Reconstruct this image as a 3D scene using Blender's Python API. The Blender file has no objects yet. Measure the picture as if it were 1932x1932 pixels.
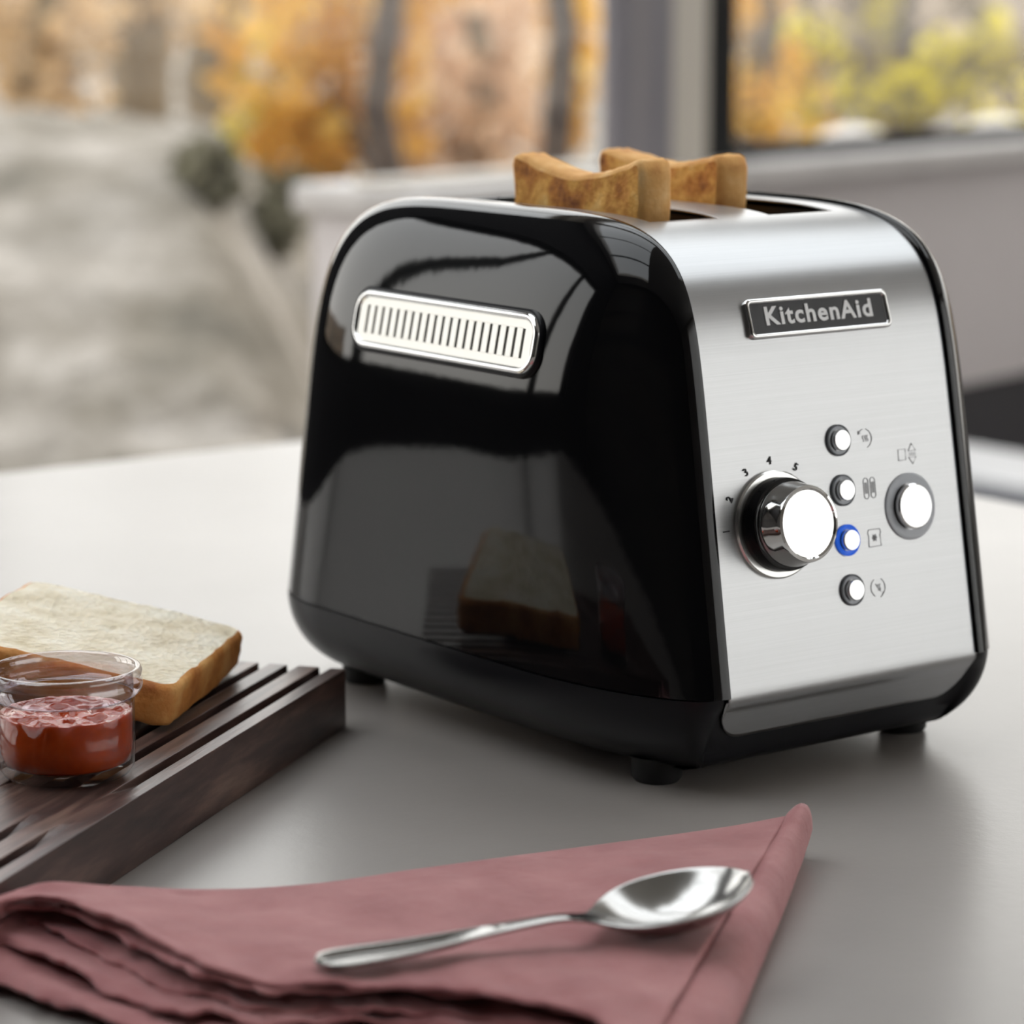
import bpy, bmesh, math, random
from mathutils import Vector, Matrix, noise
random.seed(7)
R = math.radians
scene = bpy.context.scene
COL = scene.collection

# ------------------------------------------------------------------ camera
W = 1932.0
FPX = 5500.0
CAMP = Vector((-0.708, -0.812, 0.281))
YAW, PIT = R(53.55), R(-10.19)
FW = Vector((math.cos(PIT)*math.cos(YAW), math.cos(PIT)*math.sin(YAW), math.sin(PIT)))
RT = Vector((math.sin(YAW), -math.cos(YAW), 0.0))
UP = RT.cross(FW)
cam_d = bpy.data.cameras.new('camera')
cam = bpy.data.objects.new('camera', cam_d)
COL.objects.link(cam)
cam.matrix_world = Matrix(((RT.x, UP.x, -FW.x, CAMP.x), (RT.y, UP.y, -FW.y, CAMP.y), (RT.z, UP.z, -FW.z, CAMP.z), (0, 0, 0, 1)))
cam_d.sensor_width = 36.0
cam_d.lens = FPX/W*36.0
cam_d.clip_start = 0.02
cam_d.clip_end = 300
cam_d.dof.use_dof = True
cam_d.dof.focus_distance = 0.985
cam_d.dof.aperture_fstop = 9.8
scene.camera = cam

# ------------------------------------------------------------------ world, sun, exposure
world = bpy.data.worlds.new('sky')
scene.world = world
world.use_nodes = True
wn = world.node_tree
wn.nodes.clear()
w_out = wn.nodes.new('ShaderNodeOutputWorld')
w_bg = wn.nodes.new('ShaderNodeBackground')
w_tc = wn.nodes.new('ShaderNodeTexCoord')
w_sep = wn.nodes.new('ShaderNodeSeparateXYZ')
w_cr = wn.nodes.new('ShaderNodeValToRGB')
w_cr.color_ramp.elements[0].position = 0.0
w_cr.color_ramp.elements[0].color = (1.0, 0.96, 0.91, 1)
w_cr.color_ramp.elements[1].position = 0.8
w_cr.color_ramp.elements[1].color = (0.93, 0.96, 1.0, 1)
wn.links.new(w_tc.outputs['Generated'], w_sep.inputs[0])
wn.links.new(w_sep.outputs['Z'], w_cr.inputs[0])
wn.links.new(w_cr.outputs[0], w_bg.inputs[0])
wn.links.new(w_bg.outputs[0], w_out.inputs[0])
w_bg.inputs[1].default_value = 2.8

sun_d = bpy.data.lights.new('sun_offscreen', 'SUN')
sun_d.energy = 1.6
sun_d.angle = R(2.0)
sun_d.color = (1.0, 0.86, 0.68)
sun = bpy.data.objects.new('sun_offscreen', sun_d)
COL.objects.link(sun)
sun.rotation_euler = Vector((-0.904, -0.153, -0.40)).to_track_quat('-Z', 'Y').to_euler()

scene.view_settings.view_transform = 'Standard'
scene.view_settings.look = 'None'
scene.view_settings.gamma = 1.0
scene.view_settings.use_curve_mapping = False
scene.view_settings.exposure = 0.3
scene.cycles.use_denoising = True
scene.cycles.max_bounces = 10
scene.cycles.transparent_max_bounces = 16
scene.cycles.sample_clamp_indirect = 8.0


# ------------------------------------------------------------------ pixel helpers
def ray(px, py):
    return FW + RT*((px-W/2)/FPX) - UP*((py-W/2)/FPX)


def on_z(px, py, z):
    d = ray(px, py)
    return CAMP + d*((z-CAMP.z)/d.z)


def on_y(px, py, y):
    d = ray(px, py)
    return CAMP + d*((y-CAMP.y)/d.y)


def at_depth(px, py, dep):
    return CAMP + ray(px, py)*dep


# ------------------------------------------------------------------ material helpers
MATS = {}


class NT:
    def __init__(self, name):
        self.m = bpy.data.materials.new(name)
        self.m.use_nodes = True
        self.t = self.m.node_tree
        self.b = self.t.nodes['Principled BSDF']
        self.o = self.t.nodes['Material Output']
        MATS[name] = self.m

    def n(self, typ, **kw):
        nd = self.t.nodes.new(typ)
        for k, v in kw.items():
            setattr(nd, k, v)
        return nd

    def l(self, a, b):
        self.t.links.new(a, b)

    def coords(self, scale=(1, 1, 1), kind='Object'):
        tc = self.n('ShaderNodeTexCoord')
        mp = self.n('ShaderNodeMapping')
        mp.inputs['Scale'].default_value = scale
        self.l(tc.outputs[kind], mp.inputs[0])
        return mp.outputs[0]

    def noise(self, vec, scale, detail=4, rough=0.6):
        nz = self.n('ShaderNodeTexNoise')
        nz.inputs['Scale'].default_value = scale
        nz.inputs['Detail'].default_value = detail
        nz.inputs['Roughness'].default_value = rough
        self.l(vec, nz.inputs['Vector'])
        return nz.outputs[0]

    def ramp(self, fac, stops):
        cr = self.n('ShaderNodeValToRGB')
        e = cr.color_ramp.elements
        while len(e) < len(stops):
            e.new(0.5)
        for i, (p, c) in enumerate(stops):
            e[i].position = p
            e[i].color = (*c, 1)
        self.l(fac, cr.inputs[0])
        return cr.outputs[0]

    def bump(self, h, strength=0.3, dist=0.001):
        bp = self.n('ShaderNodeBump')
        bp.inputs['Strength'].default_value = strength
        bp.inputs['Distance'].default_value = dist
        self.l(h, bp.inputs['Height'])
        self.l(bp.outputs[0], self.b.inputs['Normal'])


def srgb(r, g, b):
    f = lambda c: (c/255/12.92) if c/255 <= 0.04045 else ((c/255+0.055)/1.055)**2.4
    return (f(r), f(g), f(b))


def plain(name, col, rough=0.5, metal=0.0, spec=0.5, coat=0.0, emit=None, estr=0.0):
    k = NT(name)
    k.b.inputs['Base Color'].default_value = (*col, 1)
    k.b.inputs['Roughness'].default_value = rough
    k.b.inputs['Metallic'].default_value = metal
    k.b.inputs['Specular IOR Level'].default_value = spec
    k.b.inputs['Coat Weight'].default_value = coat
    if emit:
        k.b.inputs['Emission Color'].default_value = (*emit, 1)
        k.b.inputs['Emission Strength'].default_value = estr
    return k.m


def mottled(name, stops, scale=8, rough=0.6, bump=0.0, bscale=None, bdist=0.001, sc=(1, 1, 1), detail=5, metal=0.0, spec=0.5):
    k = NT(name)
    v = k.coords(sc)
    nz = k.noise(v, scale, detail)
    k.l(k.ramp(nz, stops), k.b.inputs['Base Color'])
    k.b.inputs['Roughness'].default_value = rough
    k.b.inputs['Metallic'].default_value = metal
    k.b.inputs['Specular IOR Level'].default_value = spec
    if bump:
        k.bump(k.noise(v, bscale or scale, detail), bump, bdist)
    return k.m


def thin_glass(name, tint=(0.97, 0.98, 0.98), ior=1.45, rough=0.0):
    k = NT(name)
    tr = k.n('ShaderNodeBsdfTransparent')
    tr.inputs[0].default_value = (*tint, 1)
    gl = k.n('ShaderNodeBsdfGlossy')
    gl.inputs['Roughness'].default_value = rough
    lwt = k.n('ShaderNodeLayerWeight')
    pw_ = k.n('ShaderNodeMath', operation='POWER')
    pw_.inputs[1].default_value = 5.0
    k.l(lwt.outputs['Facing'], pw_.inputs[0])
    f0 = ((ior-1)/(ior+1))**2
    fr = k.n('ShaderNodeMath', operation='MULTIPLY_ADD')
    fr.inputs[1].default_value = 0.85-f0
    fr.inputs[2].default_value = f0
    k.l(pw_.outputs[0], fr.inputs[0])
    mx = k.n('ShaderNodeMixShader')
    k.l(fr.outputs[0], mx.inputs[0])
    k.l(tr.outputs[0], mx.inputs[1])
    k.l(gl.outputs[0], mx.inputs[2])
    k.l(mx.outputs[0], k.o.inputs[0])
    return k.m


def leaf_mat(name, stops, scale=4.0):
    k = NT(name)
    v = k.coords()
    wn_ = k.n('ShaderNodeTexNoise')
    wn_.inputs['Scale'].default_value = scale
    wn_.inputs['Detail'].default_value = 3
    k.l(v, wn_.inputs['Vector'])
    c = k.ramp(wn_.outputs[0], stops)
    df = k.n('ShaderNodeBsdfDiffuse')
    tl = k.n('ShaderNodeBsdfTranslucent')
    mx = k.n('ShaderNodeMixShader')
    mx.inputs[0].default_value = 0.4
    k.l(c, df.inputs[0])
    k.l(c, tl.inputs[0])
    k.l(df.outputs[0], mx.inputs[1])
    k.l(tl.outputs[0], mx.inputs[2])
    k.l(mx.outputs[0], k.o.inputs[0])
    return k.m


# ------------------------------------------------------------------ mesh helpers
def tag(o, label=None, cat=None, group=None, kind=None):
    if label:
        o['label'] = label
    if cat:
        o['category'] = cat
    if group:
        o['group'] = group
    if kind:
        o['kind'] = kind
    return o


def empty(name, loc=(0, 0, 0)):
    o = bpy.data.objects.new(name, None)
    o.empty_display_size = 0.02
    o.location = loc
    COL.objects.link(o)
    return o


def link(name, me, mat, parent=None, smooth=True):
    o = bpy.data.objects.new(name, me)
    COL.objects.link(o)
    if mat is not None:
        me.materials.clear()
        for m in (mat if isinstance(mat, (list, tuple)) else [mat]):
            me.materials.append(MATS[m] if isinstance(m, str) else m)
    for p in me.polygons:
        p.use_smooth = smooth
    if parent is not None:
        o.parent = parent
        if parent.parent is None:          # geometry is written in world space
            o.matrix_parent_inverse = Matrix.Translation(-Vector(parent.location))
    return o


def mesh(name, verts, faces, mat, parent=None, smooth=True, sharp=None):
    me = bpy.data.meshes.new(name)
    me.from_pydata([tuple(v) for v in verts], [], faces)
    bm = bmesh.new()
    bm.from_mesh(me)
    bmesh.ops.recalc_face_normals(bm, faces=bm.faces)
    bm.to_mesh(me)
    bm.free()
    o = link(name, me, mat, parent, smooth)
    if sharp is not None and smooth:
        me.set_sharp_from_angle(angle=R(sharp))
    return o


class MB:
    """collects geometry into one mesh"""
    def __init__(self):
        self.v = []
        self.f = []

    def add(self, vs, fs):
        b = len(self.v)
        self.v += [Vector(v) for v in vs]
        self.f += [tuple(i+b for i in f) for f in fs]
        return self

    def grid(self, rows, close_u=False, close_v=False):
        n, m = len(rows), len(rows[0])
        vs = [p for r in rows for p in r]
        fs = []
        for i in range(n if close_u else n-1):
            for j in range(m if close_v else m-1):
                a, b = i, (i+1) % n
                c, d = j, (j+1) % m
                fs.append((a*m+c, a*m+d, b*m+d, b*m+c))
        return self.add(vs, fs)

    def box(self, lo, hi, M=None):
        x0, y0, z0 = lo
        x1, y1, z1 = hi
        vs = [Vector(p) for p in ((x0, y0, z0), (x1, y0, z0), (x1, y1, z0), (x0, y1, z0), (x0, y0, z1), (x1, y0, z1), (x1, y1, z1), (x0, y1, z1))]
        if M is not None:
            vs = [M @ v for v in vs]
        return self.add(vs, [(0, 3, 2, 1), (4, 5, 6, 7), (0, 1, 5, 4), (1, 2, 6, 5), (2, 3, 7, 6), (3, 0, 4, 7)])

    def lathe(self, prof, M=None, n=48, closed=False):
        """prof: (r, h) pairs revolved about local z"""
        rows = []
        for r, h in prof:
            rows.append([Vector((r*math.cos(2*math.pi*i/n), r*math.sin(2*math.pi*i/n), h)) for i in range(n)])
        if M is not None:
            rows = [[M @ p for p in r] for r in rows]
        return self.grid(rows, close_u=closed, close_v=True)

    def tube(self, pts, rad, n=6, closed=False):
        pts = [Vector(p) for p in pts]
        rows = []
        N = len(pts)
        for i, p in enumerate(pts):
            a = pts[(i-1) % N] if (closed or i > 0) else p
            b = pts[(i+1) % N] if (closed or i < N-1) else p
            t = (b-a).normalized()
            h = Vector((0, 0, 1)) if abs(t.z) < 0.9 else Vector((1, 0, 0))
            s = t.cross(h).normalized()
            u = s.cross(t)
            r = rad[i] if isinstance(rad, (list, tuple)) else rad
            rows.append([p + s*(r*math.cos(2*math.pi*k/n)) + u*(r*math.sin(2*math.pi*k/n)) for k in range(n)])
        return self.grid(rows, close_u=closed, close_v=True)

    def prism(self, outline, M, h0, h1):
        """outline: 2D ccw; M maps local (x, y, h)"""
        n = len(outline)
        vs = [M @ Vector((x, y, h0)) for x, y in outline] + [M @ Vector((x, y, h1)) for x, y in outline]
        fs = [tuple(range(n-1, -1, -1)), tuple(range(n, 2*n))] + [(i, (i+1) % n, n+(i+1) % n, n+i) for i in range(n)]
        return self.add(vs, fs)

    def build(self, name, mat, parent=None, smooth=True, sharp=None, bevel=0.0, segs=2):
        o = mesh(name, self.v, self.f, mat, parent, smooth, sharp)
        if bevel:
            md = o.modifiers.new('bevel', 'BEVEL')
            md.width = bevel
            md.segments = segs
            md.limit_method = 'ANGLE'
            md.angle_limit = R(40)
        return o


def rrect(hw, hh, r, n=8):
    pts = []
    for cx, cy, a0 in ((hw-r, hh-r, 0), (-hw+r, hh-r, 90), (-hw+r, -hh+r, 180), (hw-r, -hh+r, 270)):
        for i in range(n+1):
            a = R(a0+90*i/n)
            pts.append((cx+r*math.cos(a), cy+r*math.sin(a)))
    return pts


def lerp(a, b, t):
    return a+(b-a)*t


def interp(pts, t):
    """piecewise-linear through list of tuples, t in 0..1 by index"""
    x = t*(len(pts)-1)
    i = min(int(x), len(pts)-2)
    f = x-i
    return tuple(lerp(a, b, f) for a, b in zip(pts[i], pts[i+1]))


def smooth_poly(pts, n):
    """Catmull-Rom through pts sampled at n points, even in arc length"""
    P = [Vector(p) for p in pts]
    P = [P[0]*2-P[1]] + P + [P[-1]*2-P[-2]]
    out = []
    for i in range(1, len(P)-2):
        for k in range(16):
            t = k/16
            a, b, c, d = P[i-1], P[i], P[i+1], P[i+2]
            out.append(0.5*((2*b)+(c-a)*t+(2*a-5*b+4*c-d)*t*t+(3*b-a-3*c+d)*t**3))
    out.append(P[-2])
    return resample(out, n)


def resample(pts, n):
    L = [0]
    for a, b in zip(pts, pts[1:]):
        L.append(L[-1]+(b-a).length)
    res = []
    j = 0
    for i in range(n):
        s = L[-1]*i/(n-1)
        while j < len(L)-2 and L[j+1] < s:
            j += 1
        f = (s-L[j])/max(L[j+1]-L[j], 1e-12)
        res.append(pts[j].lerp(pts[j+1], min(max(f, 0), 1)))
    return res


# ------------------------------------------------------------------ materials
# grey composite worktop, faintly grained
k = NT('worktop')
v = k.coords((1, 1, 1))
k.l(k.ramp(k.noise(v, 3.0, 5), [(0.3, srgb(140, 134, 129)), (0.7, srgb(156, 150, 145))]), k.b.inputs['Base Color'])
k.b.inputs['Roughness'].default_value = 0.33
k.b.inputs['Specular IOR Level'].default_value = 0.9
k.bump(k.noise(v, 170, 4, 0.65), 0.10, 0.0010)

# brushed steel: grain runs across the band
k = NT('brushed_steel')
v = k.coords((12, 2600, 2600))
nz = k.noise(v, 1.0, 3)
k.l(k.ramp(nz, [(0.3, (0.415, 0.418, 0.422)), (0.7, (0.45, 0.454, 0.458))]), k.b.inputs['Base Color'])
k.b.inputs['Metallic'].default_value = 1.0
k.b.inputs['Roughness'].default_value = 0.30
k.bump(nz, 0.02, 0.0003)

k = NT('gloss_black')
k.b.inputs['Base Color'].default_value = (0.0035, 0.0035, 0.004, 1)
k.b.inputs['Roughness'].default_value = 0.05
k.b.inputs['Specular IOR Level'].default_value = 0.38
v = k.coords()
k.bump(k.noise(v, 60, 2), 0.03, 0.001)
plain('satin_black', (0.006, 0.006, 0.008), 0.30, spec=0.25)
plain('rubber_black', (0.008, 0.008, 0.008), 0.6)
plain('dark_inside', (0.025, 0.022, 0.02), 0.45, 0.6)
plain('chrome', (0.82, 0.82, 0.81), 0.06, 1.0)
plain('satin_chrome', (0.72, 0.72, 0.70), 0.22, 1.0)
plain('pale_grille', (0.90, 0.89, 0.84), 0.30, 0.35)
plain('badge_black', srgb(48, 48, 50), 0.35)
plain('white_print', (0.98, 0.98, 0.98), 0.55, 0.0)
plain('grey_print', srgb(112, 112, 114), 0.6)
plain('dark_print', srgb(40, 40, 42), 0.6)
plain('button_white', (0.92, 0.92, 0.92), 0.16, 0.9)
plain('ring_grey', srgb(190, 194, 200), 0.4, 0.0)
plain('ring_dark', srgb(92, 95, 100), 0.4, 0.0)
plain('ring_blue', srgb(30, 84, 190), 0.3, emit=srgb(40, 105, 230), estr=0.35)
plain('spoon_steel', (0.44, 0.43, 0.415), 0.2, 1.0)

# toast
k = NT('toast_face')
v = k.coords()
n1 = k.noise(v, 55, 6, 0.65)
k.l(k.ramp(n1, [(0.34, srgb(132, 72, 26)), (0.44, srgb(200, 128, 50)), (0.55, srgb(234, 172, 82)), (0.70, srgb(250, 208, 132))]), k.b.inputs['Base Color'])
k.b.inputs['Roughness'].default_value = 0.75
k.bump(k.noise(v, 240, 6), 0.7, 0.0015)
mottled('toast_crust', [(0.3, srgb(200, 136, 68)), (0.55, srgb(228, 172, 100)), (0.8, srgb(246, 206, 146))], 70, 0.75, 0.5, 260, 0.001)
k = NT('bread_crumb')
v = k.coords()
k.l(k.ramp(k.noise(v, 60, 6), [(0.3, srgb(212, 196, 164)), (0.5, srgb(236, 224, 200)), (0.7, srgb(246, 238, 220))]), k.b.inputs['Base Color'])
k.b.inputs['Roughness'].default_value = 0.85
k.b.inputs['Subsurface Weight'].default_value = 0.15
k.b.inputs['Subsurface Radius'].default_value = (0.004, 0.003, 0.002)
vo = k.n('ShaderNodeTexVoronoi')
vo.inputs['Scale'].default_value = 380
k.l(v, vo.inputs['Vector'])
mxn = k.n('ShaderNodeMath', operation='ADD')
k.l(vo.outputs[0], mxn.inputs[0])
k.l(k.noise(v, 200, 5), mxn.inputs[1])
k.bump(mxn.outputs[0], 0.6, 0.0016)
mottled('bread_crust', [(0.3, srgb(172, 100, 42)), (0.5, srgb(212, 142, 70)), (0.72, srgb(232, 178, 108))], 60, 0.7, 0.6, 220, 0.0012)

# dark stained board
k = NT('dark_wood')
v0 = k.coords((1, 1, 1))
v0.node.inputs['Rotation'].default_value = (0, 0, -math.atan2(-0.117, -0.161))
mp2 = k.n('ShaderNodeMapping')
mp2.inputs['Scale'].default_value = (14, 170, 90)
k.l(v0, mp2.inputs[0])
v = mp2.outputs[0]
g = k.noise(v, 1.0, 6, 0.65)
k.l(k.ramp(g, [(0.30, srgb(36, 25, 24)), (0.5, srgb(76, 56, 51)), (0.64, srgb(112, 88, 78)), (0.80, srgb(146, 122, 108))]), k.b.inputs['Base Color'])
k.b.inputs['Roughness'].default_value = 0.34
k.b.inputs['Specular IOR Level'].default_value = 0.6
k.bump(g, 0.35, 0.0008)

# linen
k = NT('linen')
v = k.coords((1, 1, 1))
wv = k.n('ShaderNodeTexWave', wave_type='BANDS', bands_direction='X')
wv.inputs['Scale'].default_value = 420
wv.inputs['Distortion'].default_value = 2.5
wv.inputs['Detail'].default_value = 2
k.l(v, wv.inputs['Vector'])
wv2 = k.n('ShaderNodeTexWave', wave_type='BANDS', bands_direction='Y')
wv2.inputs['Scale'].default_value = 420
wv2.inputs['Distortion'].default_value = 2.5
wv2.inputs['Detail'].default_value = 2
k.l(v, wv2.inputs['Vector'])
ad = k.n('ShaderNodeMath', operation='ADD')
k.l(wv.outputs['Fac'], ad.inputs[0])
k.l(wv2.outputs['Fac'], ad.inputs[1])
k.l(k.ramp(k.noise(v, 45, 5), [(0.3, srgb(158, 96, 98)), (0.7, srgb(180, 120, 120))]), k.b.inputs['Base Color'])
k.b.inputs['Roughness'].default_value = 0.85
k.b.inputs['Specular IOR Level'].default_value = 0.2
k.b.inputs['Sheen Weight'].default_value = 0.35
k.b.inputs['Sheen Roughness'].default_value = 0.5
wr = k.noise(v, 75, 4, 0.55)
ad2 = k.n('ShaderNodeMath', operation='MULTIPLY_ADD')
ad2.inputs[1].default_value = 14.0
k.l(wr, ad2.inputs[0])
k.l(ad.outputs[0], ad2.inputs[2])
k.bump(ad2.outputs[0], 0.35, 0.0005)

k = NT('jam')
v = k.coords()
k.l(k.ramp(k.noise(v, 70, 4), [(0.3, srgb(128, 34, 4)), (0.7, srgb(178, 66, 10))]), k.b.inputs['Base Color'])
k.b.inputs['Roughness'].default_value = 0.10
k.b.inputs['Specular IOR Level'].default_value = 0.35
k.b.inputs['Subsurface Weight'].default_value = 0.25
k.b.inputs['Subsurface Radius'].default_value = (0.008, 0.003, 0.001)
k.b.inputs['Subsurface Scale'].default_value = 0.6
thin_glass('jar_glass', (0.985, 0.985, 0.985), 1.33)
thin_glass('rim_glass', (0.95, 0.92, 0.95), 2.3, 0.05)
thin_glass('window_glass', (0.95, 0.955, 0.95), 1.3)

k = NT('sheer')
tr = k.n('ShaderNodeBsdfTransparent')
tl = k.n('ShaderNodeBsdfTranslucent')
tl.inputs[0].default_value = (0.90, 0.91, 0.93, 1)
mx = k.n('ShaderNodeMixShader')
mx.inputs[0].default_value = 0.85
k.l(tr.outputs[0], mx.inputs[1])
k.l(tl.outputs[0], mx.inputs[2])
k.l(mx.outputs[0], k.o.inputs[0])
mottled('room_floor_boards', [(0.3, srgb(70, 62, 58)), (0.7, srgb(92, 82, 76))], 3, 0.5)
plain('ceiling_white', srgb(205, 203, 200), 0.8)
mottled('charcoal_plaster', [(0.3, srgb(34, 32, 34)), (0.7, srgb(44, 42, 43))], 5, 0.7)
mottled('grey_panel', [(0.3, srgb(172, 165, 164)), (0.7, srgb(184, 177, 176))], 1.2, 0.55)
mottled('sill_stone', [(0.3, srgb(156, 151, 148)), (0.7, srgb(174, 169, 166))], 6, 0.4)
mottled('concrete_post', [(0.3, srgb(96, 92, 96)), (0.5, srgb(112, 108, 112)), (0.7, srgb(122, 116, 114))], 2.2, 0.75, sc=(9, 9, 0.4))
plain('frame_black', (0.008, 0.008, 0.008), 0.7, spec=0.1)
plain('frame_pale', srgb(168, 160, 148), 0.5)
plain('plaster_wall', srgb(190, 186, 182), 0.8)
plain('near_black', srgb(26, 22, 28), 0.5)  # one even near-black tone for the base under the panel
plain('bench_pale', srgb(172, 172, 174), 0.5)
plain('bench_blue', srgb(44, 46, 60), 0.6)
plain('steel_leg', (0.05, 0.05, 0.052), 0.4, 0.8)
mottled('bark_dark', [(0.3, srgb(52, 44, 40)), (0.7, srgb(86, 72, 62))], 12, 0.9)
mottled('bark_pale', [(0.3, srgb(96, 84, 68)), (0.7, srgb(130, 114, 92))], 8, 0.9)
leaf_mat('leaves_gold', [(0.30, srgb(142, 104, 56)), (0.45, srgb(198, 148, 72)), (0.58, srgb(218, 178, 94)), (0.72, srgb(226, 198, 136))], 5)
leaf_mat('leaves_peach', [(0.30, srgb(164, 136, 112)), (0.5, srgb(204, 170, 140)), (0.7, srgb(222, 196, 168))], 4)
leaf_mat('leaves_lime', [(0.30, srgb(104, 96, 62)), (0.45, srgb(150, 138, 60)), (0.58, srgb(206, 192, 54)), (0.72, srgb(230, 214, 96))], 5)
leaf_mat('leaves_tan', [(0.30, srgb(138, 120, 96)), (0.5, srgb(196, 168, 132)), (0.7, srgb(232, 204, 162))], 4)
leaf_mat('leaves_umber', [(0.30, srgb(78, 70, 60)), (0.5, srgb(112, 100, 84)), (0.7, srgb(140, 126, 104))], 3)
leaf_mat('leaves_dark', [(0.30, srgb(84, 82, 70)), (0.6, srgb(116, 112, 94)), (0.8, srgb(140, 134, 112))], 5)
k = NT('garden_ground')
v = k.coords()
k.l(k.ramp(k.noise(v, 2.2, 6, 0.65), [(0.32, srgb(74, 69, 60)), (0.44, srgb(108, 101, 90)), (0.55, srgb(134, 127, 118)), (0.68, srgb(168, 161, 153))]), k.b.inputs['Base Color'])
k.b.inputs['Roughness'].default_value = 0.95
k.bump(k.noise(v, 3, 6), 0.8, 0.2)
k = NT('far_hill')
v = k.coords()
k.l(k.ramp(k.noise(v, 0.45, 6, 0.7), [(0.30, srgb(74, 66, 58)), (0.45, srgb(112, 98, 82)), (0.6, srgb(146, 124, 102)), (0.75, srgb(168, 146, 120))]), k.b.inputs['Base Color'])
k.b.inputs['Roughness'].default_value = 1.0
mottled('bounce_gravel', [(0.3, srgb(172, 166, 158)), (0.7, srgb(196, 190, 182))], 2, 0.9)  # pale so the unseen land bounces light in through the windows
mottled('glint_white', [(0.3, srgb(214, 206, 198)), (0.7, srgb(240, 234, 228))], 5, 0.6)  # near-white so the stones read as sun glints

# ------------------------------------------------------------------ room shell
FLOOR, CEIL = -0.75, 1.95
E = Vector((math.cos(R(15)), math.sin(R(15)), 0))      # along the window wall
NI = Vector((E.y, -E.x, 0))                            # into the room
Q0 = Vector((2.03, 2.38, 0))


def wallM(origin, along, inward):
    return Matrix(((along.x, inward.x, 0, origin.x), (along.y, inward.y, 0, origin.y), (0, 0, 1, 0), (0, 0, 0, 1)))


WB = wallM(Q0, E, NI)             # local: x along wall, y into room, z up
S0, S1 = -4.9, 3.3
DEPTH = 5.4


def wbox(mb, s0, s1, z0, z1, t0=-0.12, t1=0.0, M=WB):
    return mb.box((s0, t0, z0), (s1, t1, z1), M)


def struct(o, label, cat):
    return tag(o, label, cat, kind='structure')


# back wall: solid dark part, header, low parapet
mb = MB()
wbox(mb, S0, -4.30, FLOOR, CEIL)
wbox(mb, -4.30, -2.45, FLOOR, 0.12)
wbox(mb, -4.30, -2.45, 1.30, CEIL)
wbox(mb, -2.45, -1.95, FLOOR, CEIL)
struct(mb.build('wall_back', 'charcoal_plaster', smooth=False), 'dark charcoal wall beside the garden windows', 'wall')
mb = MB()
wbox(mb, -1.95, S1, 1.75, CEIL)
struct(mb.build('trim_1', 'frame_pale', smooth=False), 'pale header board above the garden windows', 'trim')

lw = wbox(MB(), -0.70, S1, -0.36, 0.0, -0.16, 0.0).build('wall_low', 'grey_panel', smooth=False)
struct(lw, 'grey mauve panelled low wall under the window sill', 'wall')
sill = wbox(MB(), -0.72, S1, 0.0, 0.035, -0.18, 0.05).build('trim_2', 'sill_stone', smooth=False, bevel=0.006)
struct(sill, 'grey stone window sill on top of the low wall', 'sill')
lowbase = wbox(MB(), -0.70, S1, FLOOR, -0.36, -0.16, -0.04).build('wall_recess', 'near_black', smooth=False)
struct(lowbase, 'near-black recessed base under the grey panelled low wall', 'wall')

post = wbox(MB(), -0.235, -0.10, 0.035, 1.75, -0.05, -0.02).build('trim_3', 'concrete_post', smooth=False, bevel=0.006)
struct(post, 'grey streaked concrete post standing on the window sill', 'post')
frp = wbox(MB(), -0.10, -0.004, 0.035, 1.75, -0.06, -0.03).build('trim_4', 'frame_pale', smooth=False)
struct(frp, 'thin beige strip between concrete post and black mullion', 'trim')


def window(n, s0, s1, z0, z1, frame, label, M=WB, fw=0.03, t=-0.06, jl=None, jr=None):
    jl = fw if jl is None else jl
    jr = fw if jr is None else jr
    root = empty('window_%d' % n, M @ Vector(((s0+s1)/2, t, z0)))
    struct(root, label, 'window')
    for a, b, c, d in ((s0, s0+jl, z0, z1), (s1-jr, s1, z0, z1)):
        if b-a < 1e-6:
            continue
        wbox(MB(), a, b, c, d, t-0.03, t+0.03, M).build('jamb', frame, root, smooth=False)
    for c, d in ((z0, z0+fw*0.6), (z1-fw, z1)):
        wbox(MB(), s0+jl, s1-jr, c, d, t-0.03, t+0.03, M).build('rail', frame, root, smooth=False)
    wbox(MB(), s0+jl, s1-jr, z0+fw*0.6, z1-fw, t-0.003, t+0.003, M).build('pane', 'window_glass', root, smooth=False)
    return root


window(1, -0.004, S1, 0.035, 1.75, 'frame_black', 'window with a black mullion beside the concrete post', fw=0.03, jl=0.072)
window(2, -0.70, -0.235, 0.035, 1.75, 'frame_pale', 'pale framed window above the short end of the low wall', fw=0.012, jl=0.0, jr=0.0)
window(3, -1.385, -0.701, FLOOR, 1.75, 'frame_pale', 'full height garden window reaching down to the floor', fw=0.012, jr=0.0)
window(4, -1.95, -1.387, FLOOR, 1.75, 'frame_pale', 'full height garden window next to the charcoal wall', fw=0.012)
w5 = window(5, -4.30, -2.45, 0.12, 1.30, 'frame_black', 'barred window set in the charcoal wall', fw=0.05)
for s_ in (-3.75, -3.1):
    wbox(MB(), s_-0.03, s_+0.03, 0.15, 1.25, -0.09, -0.03).build('mullion', 'frame_black', w5, smooth=False)

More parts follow.
